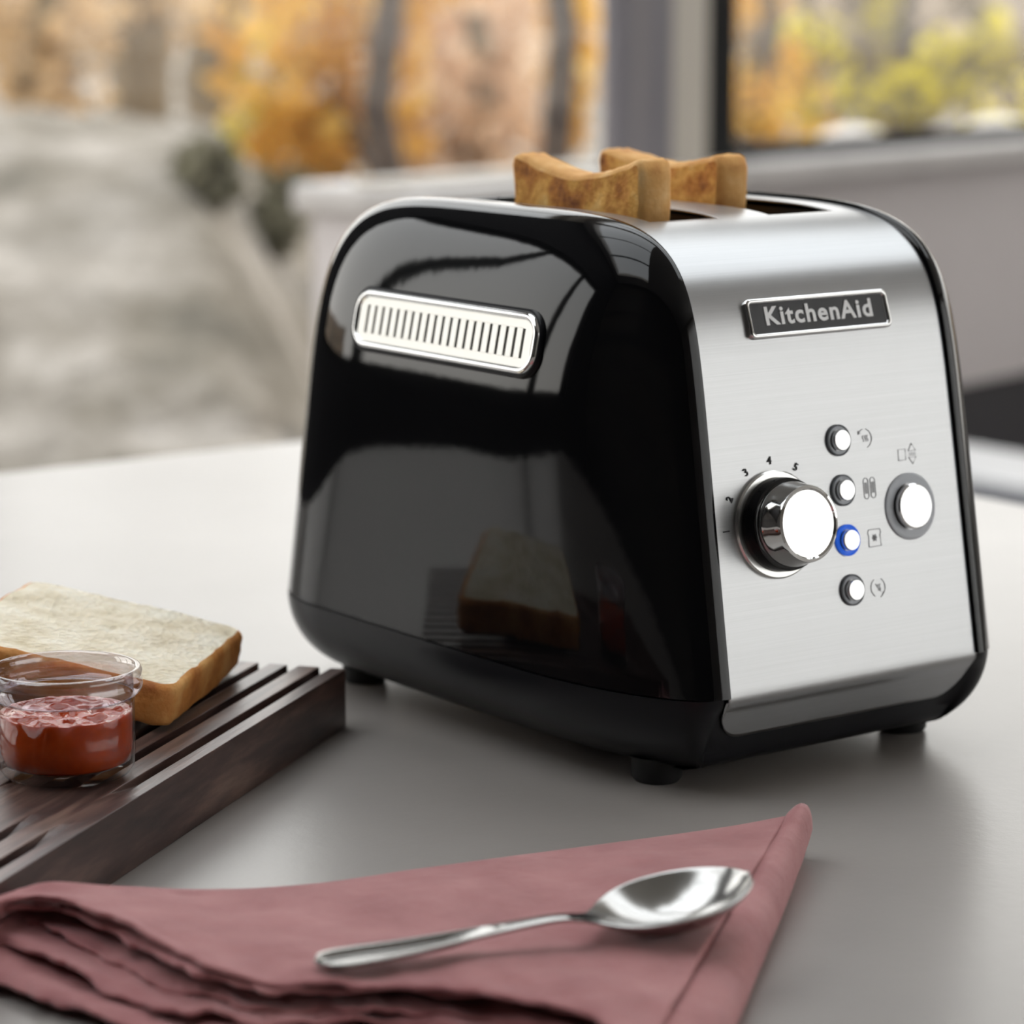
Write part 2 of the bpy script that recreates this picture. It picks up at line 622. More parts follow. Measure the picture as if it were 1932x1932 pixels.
# other walls
c0 = Q0+E*S0
c1 = Q0+E*S1
M_left = wallM(c0, NI, E)
M_right = wallM(c1, NI, -E)
M_front = wallM(c0+NI*DEPTH, E, -NI)
LW = S1-S0
mb = MB()
wbox(mb, 0, DEPTH, FLOOR, CEIL, M=M_left)
struct(mb.build('wall_left', 'charcoal_plaster', smooth=False), 'dark charcoal side wall of the kitchen', 'wall')
mb = MB()
wbox(mb, 0, DEPTH, FLOOR, -0.1, M=M_right)
wbox(mb, 0, DEPTH, 1.75, CEIL, M=M_right)
wbox(mb, 0, 0.6, -0.1, 1.75, M=M_right)
wbox(mb, DEPTH-0.4, DEPTH, -0.1, 1.75, M=M_right)
struct(mb.build('wall_right', 'plaster_wall', smooth=False), 'pale side wall with a wide window', 'wall')
window(6, 0.6, DEPTH-0.4, -0.1, 1.75, 'frame_black', 'wide window in the pale side wall', M_right, 0.05)
mb = MB()
wbox(mb, 0, 1.7, FLOOR, CEIL, M=M_front)
wbox(mb, 1.7, 7.5, FLOOR, -0.45, M=M_front)
wbox(mb, 1.7, 7.5, 1.75, CEIL, M=M_front)
wbox(mb, 7.5, LW, FLOOR, CEIL, M=M_front)
struct(mb.build('wall_front', 'plaster_wall', smooth=False), 'pale wall opposite the garden windows', 'wall')
window(7, 1.7, 7.5, -0.45, 1.75, 'frame_black', 'wide window in the wall opposite the garden', M_front, 0.05)
# unseen sheer curtain, added to tone down the wide front window's light
rows = []
for i in range(241):
    s_ = 1.65+5.9*i/240
    rows.append([M_front @ Vector((s_, 0.07+0.025*math.sin(i*0.9), z)) for z in (FLOOR+0.02, 0.5, 1.82)])
cu_ = MB().grid(rows).build('diffuser_curtain', 'sheer')
tag(cu_, 'added white sheer curtain diffusing light from the wide front window', 'curtain')
a, b, c, d = c0, c1, c1+NI*DEPTH, c0+NI*DEPTH
zz = Vector((0, 0, 1))


def slab(name, z0, z1, mat):
    vs = [p+zz*z0 for p in (a, b, c, d)]+[p+zz*z1 for p in (a, b, c, d)]
    return mesh(name, vs, [(0, 1, 2, 3), (4, 5, 6, 7), (0, 1, 5, 4), (1, 2, 6, 5), (2, 3, 7, 6), (3, 0, 4, 7)], mat, smooth=False)


struct(slab('floor', FLOOR-0.1, FLOOR, 'room_floor_boards'), 'dark brown floor of the kitchen', 'floor')
FILL_SKYLIGHTS = ((-4.5, -1.9, 0.15, 1.6, 'added glazed skylight lighting the back half of the dining table'),  # unseen skylights added to bring in fill light from above
       (-1.75, -0.2, 0.15, 3.1, 'added glazed skylight for fill light between dining table and window bench'))      # s0, s1, t0, t1
mb = MB()
mb.box((S0, 0, CEIL), (-4.5, DEPTH, CEIL+0.12), WB)
mb.box((-4.5, 0, CEIL), (-0.2, 0.15, CEIL+0.12), WB)
mb.box((-4.5, 1.6, CEIL), (-1.9, DEPTH, CEIL+0.12), WB)
mb.box((-1.9, 0.15, CEIL), (-1.75, DEPTH, CEIL+0.12), WB)
mb.box((-1.75, 3.1, CEIL), (-0.2, DEPTH, CEIL+0.12), WB)
mb.box((-0.2, 0, CEIL), (S1, DEPTH, CEIL+0.12), WB)
struct(mb.build('ceiling', 'ceiling_white', smooth=False), 'white kitchen ceiling with two added skylights', 'ceiling')
for n_, (a0, a1, b0, b1, lab) in enumerate(FILL_SKYLIGHTS):
    fill_skylight = empty('window_%d' % (8+n_), WB @ Vector((a0, b0, CEIL)))
    struct(fill_skylight, lab, 'window')
    MB().box((a0, b0, CEIL+0.05), (a1, b1, CEIL+0.056), WB).build('pane', 'window_glass', fill_skylight, smooth=False)
    for i in range(1, 3):
        s_ = lerp(a0, a1, i/3)
        MB().box((s_-0.02, b0, CEIL+0.02), (s_+0.02, b1, CEIL+0.09), WB).build('glazing_bar', 'frame_black', fill_skylight, smooth=False)

# bench between table and window wall
bench = empty('window_bench', (1.85, 1.2, FLOOR))
tag(bench, 'low bench with a pale seat and dark blue apron before the grey low wall', 'bench')
MB().box((1.74, -0.2, -0.315), (1.92, 1.85, -0.285)).build('seat', 'bench_pale', bench, smooth=False, bevel=0.004)
MB().box((1.72, -0.2, -0.42), (1.74, 1.85, -0.30)).build('apron', 'bench_blue', bench, smooth=False, bevel=0.003)
for y in (-0.1, 1.7):
    MB().box((1.78, y, FLOOR), (1.88, y+0.06, -0.315)).build('leg', 'bench_blue', bench, smooth=False, bevel=0.003)

# ------------------------------------------------------------------ garden outside
OUT = -NI


def gpt(s, q, z=0.0):
    p = Q0+E*s+OUT*q
    return Vector((p.x, p.y, z))


FH = Vector((math.cos(YAW), math.sin(YAW), 0))


def sstep(x):
    x = min(1, max(0, x))
    return x*x*(3-2*x)


def gz(s, q):
    g = -0.95+0.03*max(0, q-1)
    p_ = gpt(s, q)-Vector((CAMP.x, CAMP.y, 0))
    dep_, lat = p_.dot(FH), p_.dot(RT)
    # stony bank on the garden's left half
    g += 0.82*sstep((-0.22-lat*7/max(dep_, 1)-0.05*math.sin(dep_*2))/0.55)*sstep((dep_-4.6)/2.4)*(1-0.5*sstep((dep_-7.6)/3))
    g += 0.07*noise.noise(Vector((s*1.6, q*1.6, 0)))+0.04*noise.noise(Vector((s*4.6, q*4.6, 3)))
    return g


def polar(h, r):
    return Vector((CAMP.x+r*math.cos(h), CAMP.y+r*math.sin(h), 0))


rows = []
for j in range(170):
    h = R(28+50*j/169)
    dirv = Vector((math.cos(h), math.sin(h), 0))
    r0 = (0.22-(Vector((CAMP.x, CAMP.y, 0))-Q0).dot(OUT))/dirv.dot(OUT)
    rw = []
    for i in range(110):
        r_ = r0+(24-r0)*(i/109)**1.5
        p = polar(h, r_)
        dd = p-Q0
        rw.append(Vector((p.x, p.y, gz(dd.dot(E), dd.dot(OUT)))))
    rows.append(rw)
go = MB().grid(rows).build('ground', 'garden_ground')
tag(go, 'pale stony garden ground beyond the windows', 'ground', kind='structure')
rows = []
for i in range(30):
    r_ = 22+26*i/29
    rw = []
    for j in range(110):
        h = R(5+110*j/109)
        p = polar(h, r_)
        rw.append(Vector((p.x, p.y, -1.3+4.4*(i/29)+0.6*noise.noise(Vector((p.x*0.25, p.y*0.25, 5))))))
    rows.append(rw)
ho = MB().grid(rows).build('hillside', 'far_hill')
tag(ho, 'leaf covered hillside rising beyond the garden trees', 'hill', kind='structure')
rows = []
for i in range(3):
    rows.append([Vector((0.5+(0.5+40*i)*math.cos(2*math.pi*j/48), 0.5+(0.5+40*i)*math.sin(2*math.pi*j/48), -1.35)) for j in range(48)])
te = MB().grid(rows, close_v=True).build('terrain', 'bounce_gravel')
tag(te, 'flat land all round the house, kept pale to bounce light indoors', 'land', kind='structure')


def sq(p):
    dd = Vector((p.x, p.y, 0))-Q0
    return dd.dot(E), dd.dot(OUT)


def px_ground(px, dep):
    p = at_depth(px, 300, dep)
    s, q = sq(p)
    return Vector((p.x, p.y, gz(s, q) if q < 22 else -0.9))


def hit_ground(px, py):
    d_ = ray(px, py)
    t = 4.0
    while t < 20:
        p = CAMP+d_*t
        s_, q_ = sq(p)
        if q_ > 0.3 and p.z <= gz(s_, q_):
            return p
        t += 0.02
    return CAMP+d_*9


def leaves(name, blobs, mat, parent, rng):
    mb_ = MB()
    for c, rad, cnt, size in blobs:
        for _ in range(cnt):
            while True:
                o = Vector((rng.uniform(-1, 1), rng.uniform(-1, 1), rng.uniform(-1, 1)))
                if o.length <= 1:
                    break
            p = c+Vector((o.x*rad[0], o.y*rad[1], o.z*rad[2]))
            nrm = Vector((rng.gauss(0, 1), rng.gauss(0, 1), rng.gauss(0, 1))).normalized()
            t = nrm.orthogonal().normalized()
            t = Matrix.Rotation(rng.uniform(0, 6.28), 3, nrm) @ t
            b_ = nrm.cross(t)
            s_ = size*rng.uniform(0.6, 1.3)
            mb_.add([p-t*s_, p-b_*s_*0.6+nrm*s_*0.1, p+t*s_, p+b_*s_*0.6+nrm*s_*0.1], [(0, 1, 2, 3)])
    return tag(mb_.build(name, mat, parent, smooth=False), kind='stuff')


def tree(name, px, dep, trad, bark, mat, blobs, label, height=3.2, cat='tree', group='autumn trees in the garden', lean=0.0, dens=1.0):
    """blobs: (dpx, py, ddep, radius_xy, radius_z, count, leafsize) in the photograph's pixels at the tree's depth"""
    rng = random.Random(int(px*7+dep*100))
    base = px_ground(px, dep)
    root = empty(name, base)
    tag(root, label, cat, group)
    pts, rad = [], []
    for i in range(9):
        t = i/8
        pts.append(base+Vector((lean*t+0.06*rng.uniform(-1, 1)*(t > 0), 0.06*rng.uniform(-1, 1)*(t > 0), -0.1+height*t)))
        rad.append(trad*(1.15-0.6*t))
    MB().tube(pts, rad, 9).build('trunk', bark, root)
    bl = []
    for dpx, py, dd, rx, rz, cnt, ls in blobs:
        c_ = at_depth(px+dpx, py, dep+dd)
        bl.append((c_, (rx, rx, rz), int(cnt*dens), ls))
        if trad > 0.01:
            tt = min(max((c_.z-base.z)/height*0.8, 0.12), 0.95)
            q_ = pts[min(int(tt*8), 7)]
            mid = q_.lerp(c_, 0.55)+Vector((0, 0, 0.05))
            MB().tube([q_, mid, c_], [trad*0.4, trad*0.28, trad*0.1], 6).build('branch', bark, root)
    leaves('foliage', bl, mat, root, rng)
    return root


tree('golden_tree', 745, 9.2, 0.055, 'bark_dark', 'leaves_gold',
     [(-190, 90, 0.3, 0.28, 0.42, 150, 0.06), (-90, 210, 0.4, 0.30, 0.28, 170, 0.06), (-60, 20, 0.2, 0.25, 0.3, 120, 0.06),
      (-170, 290, 0.6, 0.22, 0.12, 90, 0.055), (10, -60, 0.2, 0.3, 0.15, 60, 0.06)],
     'golden leaved tree with a dark forked trunk behind the short window')
tree('lime_tree', 520, 10.5, 0.03, 'bark_pale', 'leaves_lime', [(0, 150, 0, 0.16, 0.35, 60, 0.055), (-30, 230, 0, 0.16, 0.15, 40, 0.05)],
     'slender yellow green sapling between golden leaves and pale trunks')
tree('peach_tree', 900, 11.5, 0.05, 'bark_pale', 'leaves_peach',
     [(0, 60, 0, 0.35, 0.4, 150, 0.08), (-40, 200, 0.3, 0.35, 0.3, 150, 0.08), (40, 270, 0, 0.3, 0.15, 90, 0.07)],
     'peach leaved tree seen between the dark trunk and the concrete post')
tree('brown_tree', 1026, 7.6, 0.045, 'bark_dark', 'leaves_gold', [(50, 60, 0.2, 0.07, 0.25, 60, 0.05), (45, 180, 0.2, 0.07, 0.16, 45, 0.05)],
     'brown trunked tree with an upright strip of gold leaves by the concrete post')
tree('pale_trunk_tree', 262, 10.4, 0.11, 'bark_pale', 'leaves_tan', [(-30, -40, 0, 0.4, 0.2, 60, 0.08), (40, 60, 0.2, 0.12, 0.1, 16, 0.05)],
     'thick pale trunk standing behind the full height window')
tree('pale_trunk_tree', 425, 11.6, 0.10, 'bark_pale', 'leaves_tan', [(10, 0, 0, 0.3, 0.25, 40, 0.07)],
     'pale trunk with dry leaves rising behind the dark shrubs')
tree('tan_tree', 90, 9.4, 0.04, 'bark_pale', 'leaves_tan',
     [(10, 150, 0, 0.20, 0.20, 110, 0.06), (40, 30, 0.2, 0.22, 0.12, 70, 0.05), (-60, 260, 0.1, 0.12, 0.10, 40, 0.05), (70, 250, 0.2, 0.15, 0.06, 40, 0.05), (-70, 60, 0.2, 0.2, 0.2, 60, 0.05)],
     'peach and tan leaved bush tree behind the edge of the full height window')
tree('yellow_tree', 1720, 9.5, 0.03, 'bark_dark', 'leaves_lime',
     [(20, 170, -0.2, 0.12, 0.10, 46, 0.05), (130, 70, 0, 0.12, 0.12, 40, 0.05), (-50, 20, 0, 0.10, 0.08, 24, 0.045), (170, 200, 0.3, 0.15, 0.15, 24, 0.045), (60, 100, 0.4, 0.25, 0.1, 30, 0.04)],
     'bright yellow leaved tree behind the black framed window')
tree('amber_tree', 1420, 9.0, 0.03, 'bark_dark', 'leaves_gold',
     [(0, 20, 0, 0.10, 0.10, 40, 0.05), (0, 200, 0, 0.12, 0.10, 46, 0.05), (60, 140, 0.2, 0.15, 0.12, 34, 0.045), (40, 245, 0.2, 0.2, 0.05, 24, 0.04)],
     'amber leaved sapling next to the black mullion')
tree('olive_tree', 1540, 10.0, 0.025, 'bark_pale', 'leaves_lime',
     [(0, 85, 0, 0.16, 0.10, 34, 0.05), (60, 200, 0.2, 0.2, 0.12, 34, 0.045), (-40, 160, 0.3, 0.15, 0.15, 24, 0.045)],
     'thin olive and yellow tree between amber sapling and yellow tree')
tree('grey_tree', 1640, 13.0, 0.08, 'bark_pale', 'leaves_umber',
     [(0, 60, 0, 0.9, 0.35, 150, 0.08), (150, 200, 0, 0.8, 0.3, 150, 0.08), (-160, 180, 0.3, 0.7, 0.3, 120, 0.08), (220, 40, 0.3, 0.6, 0.3, 90, 0.08)],
     'wide grey brown thicket behind the yellow tree')
for px_, py_, dep_, rx_, rz_, lab in ((395, 325, 6.9, 0.085, 0.085, 'small dark round shrub on the garden slope by the pale trunk'),
                                     (510, 420, 6.2, 0.085, 0.08, 'dark shrub on the garden slope beside the end of the window sill'),
                                     (520, 345, 7.6, 0.16, 0.06, 'spreading olive shrub under the golden leaves')):
    base = hit_ground(px_, py_+rz_*700)
    c_ = base+Vector((0, 0, rz_*0.8))
    root = empty('garden_shrub', base)
    tag(root, lab, 'shrub', 'dark shrubs on the garden slope')
    rng = random.Random(int(px_))
    for _ in range(5):
        MB().tube([base-Vector((0, 0, 0.05)), c_+Vector((rng.uniform(-rx_, rx_)*0.6, rng.uniform(-rx_, rx_)*0.6, rng.uniform(-rz_, rz_)*0.5))], [0.012, 0.005], 5).build('stem', 'bark_dark', root)
    leaves('foliage', [(c_, (rx_, rx_, rz_), 170, 0.03)], 'leaves_dark', root, rng)

# white stones standing in for sun glints beyond the sill
for i, (px_, py_, dep_, rx_, rz_, lab) in enumerate(((1612, 268, 6.6, 0.085, 0.034, 'long white stone for a sun glint beyond the sill under the yellow tree'),
                                                   (1770, 258, 6.9, 0.035, 0.022, 'small white stone for a sun glint between two longer ones beyond the sill'),
                                                   (1880, 248, 6.9, 0.075, 0.036, 'tall white stone for a sun glint beyond the sill, beside the small one'))):
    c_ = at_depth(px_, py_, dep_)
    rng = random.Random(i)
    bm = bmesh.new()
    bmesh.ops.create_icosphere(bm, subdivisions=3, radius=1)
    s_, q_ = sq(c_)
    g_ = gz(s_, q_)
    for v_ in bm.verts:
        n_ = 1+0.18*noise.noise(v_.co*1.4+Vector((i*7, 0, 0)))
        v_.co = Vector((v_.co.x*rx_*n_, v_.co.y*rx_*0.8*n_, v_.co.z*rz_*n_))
    me = bpy.data.meshes.new('glint_stone')
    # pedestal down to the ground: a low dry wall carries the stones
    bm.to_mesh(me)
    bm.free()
    o = link('glint_stone', me, 'glint_white')
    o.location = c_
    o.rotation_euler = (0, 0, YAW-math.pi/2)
    tag(o, lab, 'boulder', 'white glint stones beyond the sill')
# low garden wall that carries the glint stones
p0, p1 = at_depth(1480, 292, 6.55), at_depth(2060, 268, 7.05)
al = (p1-p0)
al.z = 0
al.normalize()
gwM = wallM(p0, al, Vector((al.y, -al.x, 0)))
ztop = at_depth(1612, 268, 6.6).z-0.025
gw = MB().box((-0.2, -0.25, -1.1), (1.6, 0.2, ztop), gwM).build('garden_wall', 'sill_stone', smooth=False, bevel=0.02)
tag(gw, 'low grey stone garden wall carrying the white glint stones', 'garden wall')

# ------------------------------------------------------------------ table
table = empty('dining_table', (-0.3, 0.1, FLOOR))
tag(table, 'grey stone-look dining table with a wide matte top', 'table')
TX0, TX1, TY0, TY1 = -1.25, 0.462, -0.58, 0.73
MB().box((TX0, TY0, -0.035), (TX1, TY1, 0.0)).build('table_top', 'worktop', table, smooth=False, bevel=0.002)
for x in (TX0+0.08, TX1-0.14):
    for y in (TY0+0.08, TY1-0.14):
        MB().box((x, y, FLOOR), (x+0.06, y+0.06, -0.035)).build('leg', 'steel_leg', table, smooth=False, bevel=0.003)

# ------------------------------------------------------------------ toaster
YC, Z0, HT, LB, LEAN = 0.071, 0.0375, 0.2003, 0.1335, 0.169
toaster = empty('toaster', (0, YC, 0))
tag(toaster, 'two-slot toaster with glossy black sides, brushed steel front and front dial', 'toaster')


def wband(z):
    return 0.0606-0.012*(z-Z0)


def tshell(z):
    return 0.0312


KB = 0.6                                  # the back end is rounded more tightly than the front


def profile(d, n):
    """outline of the toaster seen from the side, inset by d, front foot to back foot"""
    h = HT-1.0*d
    half = []
    for i in range(401):
        ph = math.pi/2*(i/400)
        u = max(math.cos(ph), 0.0)**(2/4.5)
        v_ = math.sin(ph)**(2/11.0)
        z = Z0+(h-Z0)*v_
        half.append(Vector((-(LB-d-LEAN*(z-Z0))*u, z, 0)))
    bk = (LB-KB*d)/(LB-d)
    full = half+[Vector((-p.x*bk, p.y, 0)) for p in reversed(half[:-1])]
    return [(YC+p.x, p.y) for p in resample(full, n)]


# --- steel band with the two slots
SX = [(-0.0445, -0.0125), (0.0125, 0.0445)]
SY = (0.004, 0.138)
P = profile(0.0, 241)
P = [list(p) for p in P]
top_idx = [i for i, p in enumerate(P) if p[1] > 0.185]
i0 = min(top_idx, key=lambda i: abs(P[i][0]-SY[0]))
i1 = min(top_idx, key=lambda i: abs(P[i][0]-SY[1]))
CX = [-1+2*i/60 for i in range(61)]
xs = sorted(set([-1, 1]+CX+[s/0.0587 for ab in SX for s in ab]+[-0.98, 0.98, -0.9, 0.9, 0, -0.1, 0.1]))
slot_cols = []
for ab in SX:
    slot_cols.append((xs.index(ab[0]/0.0587), xs.index(ab[1]/0.0587)))
rows = []
for (y, z) in P:
    rows.append([Vector((f*wband(z), y, z)) for f in xs])
mb = MB()
mb.v = [p for r in rows for p in r]
m = len(xs)
for i in range(len(P)-1):
    for j in range(m-1):
        if i0 <= i < i1 and any(a_ <= j < b_ for a_, b_ in slot_cols):
            continue
        mb.f.append((i*m+j, i*m+j+1, (i+1)*m+j+1, (i+1)*m+j))
# tucked-under foot of the band, front and back, with rounded lower corners
NV = 14
CX = xs
for sgn in (-1, 1):
    rws = []
    for iv in range(NV+1):
        t = iv/NV
        rw = []
        for f in CX:
            x = f*wband(Z0)
            e_ = max(0.0, abs(x)-(wband(Z0)-0.013))/0.013
            zb = 0.0200+0.0150*(1-math.sqrt(max(0.0, 1-e_*e_)))
            z = lerp(Z0, zb, t)
            dz = Z0-z
            L_ = LB-0.52*dz*min(1.0, dz/0.006)+LEAN*dz*max(0.0, 1-dz/0.006)
            rw.append(Vector((x, YC+sgn*L_, z)))
        rws.append(rw)
    mb.grid(rws)
band = mb.build('steel_band', 'brushed_steel', toaster)
wd = band.modifiers.new('weld', 'WELD')
wd.merge_threshold = 0.00005
so = band.modifiers.new('solidify', 'SOLIDIFY')
so.thickness = 0.0008
so.offset = -1
# --- slot liners
for (a_, b_) in SX:
    ya, yb = P[i0][0], P[i1][0]
    mb = MB()
    zt, zb = 0.1965, 0.06
    ring = [(a_, ya), (b_, ya), (b_, yb), (a_, yb)]
    pr = []
    for x, y in ring:
        zt_ = min(P, key=lambda p: abs(p[0]-y)+(0 if p[1] > 0.18 else 9))[1]-0.0004
        pr.append((x, y, zt_))
    vs = [Vector((x, y, z)) for x, y, z in pr]+[Vector((x, y, zb)) for x, y, z in pr]
    mb.add(vs, [(0, 1, 5, 4), (1, 2, 6, 5), (2, 3, 7, 6), (3, 0, 4, 7), (4, 5, 6, 7)])
    mb.build('slot_liner', 'dark_inside', toaster, smooth=False)

# --- side shells
RS = 0.088
NP = 161
for sgn in (-1, 1):
    rows = []
    pr = profile(0.0012, NP)
    rows.append([Vector((sgn*(wband(z)-0.0012), y, z)) for y, z in pr])
    pr = profile(-0.0012, NP)
    rows.append([Vector((sgn*(wband(z)-0.0002), y, z)) for y, z in pr])
    K = 26
    for kx in range(K+1):
        u = math.pi/2*kx/K
        su = math.sin(u)
        cu = max(math.cos(u), 0.0)
        pr = profile(-0.0014+RS*(1-cu), NP)
        rows.append([Vector((sgn*(wband(z)+0.0002+tshell(z)*su), y, z)) for y, z in pr])
    last = pr
    for ks in range(1, 13):
        s_ = 1-ks/12
        rw = []
        for y, z in last:
            yy, zz_ = YC+(y-YC)*s_, Z0+(z-Z0)*s_
            rw.append(Vector((sgn*(wband(zz_)+0.0002+tshell(zz_)), yy, zz_)))
        rows.append(rw)
    MB().grid(rows).build('side_shell', 'gloss_black', toaster, sharp=60)


# --- base
def plan(inset, front_extra, n_c=20):
    pts = []
    w0, t0, l0 = wband(Z0)+0.0002, tshell(Z0), LB+0.0010
    q = []
    for f in (0.0, 0.3, 0.6, 0.85, 1.0):
        q.append((f*w0, l0-inset-front_extra))
    for i in range(1, n_c+1):
        u = math.pi/2*i/n_c
        su, cu = math.sin(u), max(math.cos(u), 0)
        fe = front_extra*max(0, 1-i/5)
        nx, ny = su/t0, cu/RS
        nl = math.hypot(nx, ny)
        q.append((w0+t0*su-inset*nx/nl, l0-RS*(1-cu)-inset*ny/nl-fe))
    q.append((w0+t0-inset, 0.02))
    quad = q
    bkq = []
    for x, y in quad:                       # same corner, tighter
        bkq.append((x, y if y > l0-1e-6 else l0-(l0-y)*(KB if (l0-y) > 0 else 1)))
    bkq = [(x, min(y, l0-inset)) for x, y in bkq]
    pts += [(x, -y) for x, y in quad]
    pts += [(x, y) for x, y in reversed(bkq)]
    pts += [(-x, y) for x, y in bkq[1:]]
    pts += [(-x, -y) for x, y in reversed(quad[1:])]
    return pts


ZB = 0.0066
rows = []
for i in range(18):
    q = min(i/16, 1.0)
    z = Z0-0.0006-(Z0-0.0006-ZB)*q
    ins = 0.030*(1-math.sqrt(max(0, 1-(q*0.985)**2)))
    if i == 17:
        ins += 0.02
    dz = Z0-z
    steel_in = 0.52*dz*min(1.0, dz/0.006)+0.0022
    fe = max(0.0, steel_in-ins) if z > 0.0195 else max(0.0, (steel_in-ins)*1.0)
    fe = min(fe, 0.0065)
    rows.append([Vector((x, YC+y, z)) for x, y in plan(ins, fe)])
rows = [[Vector((p.x*0.97, YC+(p.y-YC)*0.97, p.z)) for p in rows[0]]]+rows
mb = MB().grid(rows, close_v=True)
n_ = len(rows[0])
mb.f.append(tuple(range(len(mb.v)-n_, len(mb.v))))
mb.f.append(tuple(range(n_)))
mb.build('base', 'satin_black', toaster, sharp=50)
for x in (-0.061, 0.061):
    for y in (-0.024, 0.166):
        MB().lathe([(0.0, 0.0), (0.0080, 0.0), (0.0092, 0.0015), (0.0092, 0.0075), (0.011, 0.010)], Matrix.Translation((x, y, 0)), 20).build('foot', 'rubber_black', toaster, sharp=40)


# --- front face frame
EU = Vector((0, LEAN, 1)).normalized()
FN = Vector((0, -1, LEAN)).normalized()


def fM(x, z, out=0.0, rot=0.0):
    o = Vector((x, YC-(LB-LEAN*(z-Z0)), z))+FN*out
    ca, sa = math.cos(rot), math.sin(rot)
    ex = Vector((1, 0, 0))*ca+EU*sa
    ey = EU*ca-Vector((1, 0, 0))*sa
    return Matrix(((ex.x, ey.x, FN.x, o.x), (ex.y, ey.y, FN.y, o.y), (ex.z, ey.z, FN.z, o.z), (0, 0, 0, 1)))


def text_mesh(body, size, M, mat, name, parent, depth=0.0002, offset=0.0, sx=1.0, spacing=1.0):
    cu = bpy.data.curves.new(name, 'FONT')
    cu.body = body
    cu.size = 1.0
    cu.align_x = 'CENTER'
    cu.align_y = 'CENTER'
    cu.extrude = depth/size
    cu.offset = offset
    cu.space_character = spacing
    cu.resolution_u = 4
    to = bpy.data.objects.new(name, cu)
    COL.objects.link(to)
    dg = bpy.context.evaluated_depsgraph_get()
    me = bpy.data.meshes.new_from_object(to.evaluated_get(dg))
    bpy.data.objects.remove(to)
    bpy.data.curves.remove(cu)
    for v_ in me.vertices:
        v_.co = M @ Vector((v_.co.x*size*sx, v_.co.y*size, v_.co.z*size))
    me.name = name
    return link(name, me, mat, parent, smooth=False)


# --- badge (slightly curved seat at the shoulder of the band)
def band_y(z):
    v_ = (z-Z0)/(HT-Z0)
    return YC-(LB-LEAN*(z-Z0))*(1-v_**11)**(1/4.5)


BZ = 0.1660
b_lean = math.atan((band_y(BZ+0.005)-band_y(BZ-0.005))/0.010)
BM = fM(-0.0012, BZ, 0.0)
BM.translation.y = band_y(BZ)-0.0007
BM = BM @ Matrix.Rotation(-(b_lean-math.atan(LEAN)), 4, 'X')


def ring_loft(mb_, M, sections, n=8):
    """sections: (hw, hh, r, h)"""
    rows_ = [[M @ Vector((x, y, h)) for x, y in rrect(hw, hh, r, n)] for hw, hh, r, h in sections]
    mb_.grid(rows_, close_v=True)
    return mb_


bh, bw = 0.0072, 0.0340
badge = ring_loft(MB(), BM, [(bw, bh, 0.0022, -0.003), (bw, bh, 0.0022, 0.0008), (bw-0.0004, bh-0.0004, 0.002, 0.0014), (bw-0.0011, bh-0.0011, 0.0016, 0.0016), (bw-0.0017, bh-0.0017, 0.0012, 0.0011), (bw-0.0019, bh-0.0019, 0.0011, 0.0004)]).build('badge', 'chrome', toaster)
MB().prism(rrect(bw-0.0018, bh-0.0018, 0.0011), BM, -0.001, 0.0006).build('badge_inlay', 'badge_black', badge, smooth=False)
text_mesh('KitchenAid', 0.0092, BM @ Matrix.Translation((0, 0.0003, 0.0006)), 'white_print', 'badge_lettering', badge, 0.0003, 0.025, 1.10, 1.14)

# --- knob
KX, KZ = -0.0318, 0.0945
KM = fM(KX, KZ)
knob = MB().lathe([(0.0, -0.002), (0.0192, -0.002), (0.0192, 0.0012), (0.0186, 0.0018), (0.0168, 0.0019), (0.0166, 0.0010), (0.0, 0.0010)], KM, 72).build('dial', 'satin_chrome', toaster, sharp=40)
MB().lathe([(0.0168, 0.0010), (0.0166, 0.0065), (0.0163, 0.0078), (0.0148, 0.0084), (0.0, 0.0084)], KM, 72).build('dial_skirt', 'gloss_black', knob, sharp=35)
MB().lathe([(0.0150, 0.0080), (0.0150, 0.0108), (0.0143, 0.0120), (0.0138, 0.0168), (0.0134, 0.0179), (0.0124, 0.0183), (0.0118, 0.0176), (0.0, 0.0178)], KM, 72).build('dial_cap', 'chrome', knob, sharp=35)
for i, ang in enumerate((180, 151, 120, 90, 58, 28, 0)):
    rr = 0.0226
    x, t = KX+rr*math.cos(R(ang)), rr*math.sin(R(ang))
    text_mesh(str(i+1), 0.0040, fM(x, KZ+t*EU.z, 0.0003, R(ang-90)), 'dark_print', 'dial_numeral', toaster, 0.0001, 0.01)


# --- buttons
def button(x, z, r, ring, label, big=False):
    M = fM(x, z)
    bt = MB().lathe([(0.0, 0.0010), (r*0.66, 0.0010), (r*0.68, 0.0022 if not big else 0.0028), (r*0.63, 0.0028 if not big else 0.0034), (r*0.4, 0.0029 if not big else 0.0035), (0.0, 0.00295 if not big else 0.00355)], M, 40).build('button', 'button_white', toaster, sharp=40)
    bt['label'] = label
    MB().lathe([(r, -0.001), (r, 0.0005), (r*0.95, 0.0008), (r*0.90, 0.0007), (r*0.70, 0.0005), (r*0.69, -0.001)], M, 48).build('button_ring', ring, bt, sharp=40)
    if not big:
        MB().lathe([(r*1.02, -0.001), (r*1.02, 0.0008), (r*0.93, 0.0010), (r*0.90, 0.0006)], M, 48).build('button_bezel', 'ring_dark' if ring != 'ring_blue' else 'ring_blue', bt, sharp=40)
    return bt


BX = 0.0015
button(BX, 0.1210, 0.0056, 'ring_grey', 'white round button beside the reheat symbol')
button(BX, 0.1032, 0.0056, 'ring_grey', 'white round button beside the bagel symbol')
button(BX, 0.0854, 0.0056, 'ring_blue', 'white button with a lit blue ring')
button(BX, 0.0676, 0.0056, 'ring_grey', 'white round button beside the cancel symbol')
button(0.0338, 0.0942, 0.0123, 'ring_grey', 'large white round lever button', True)


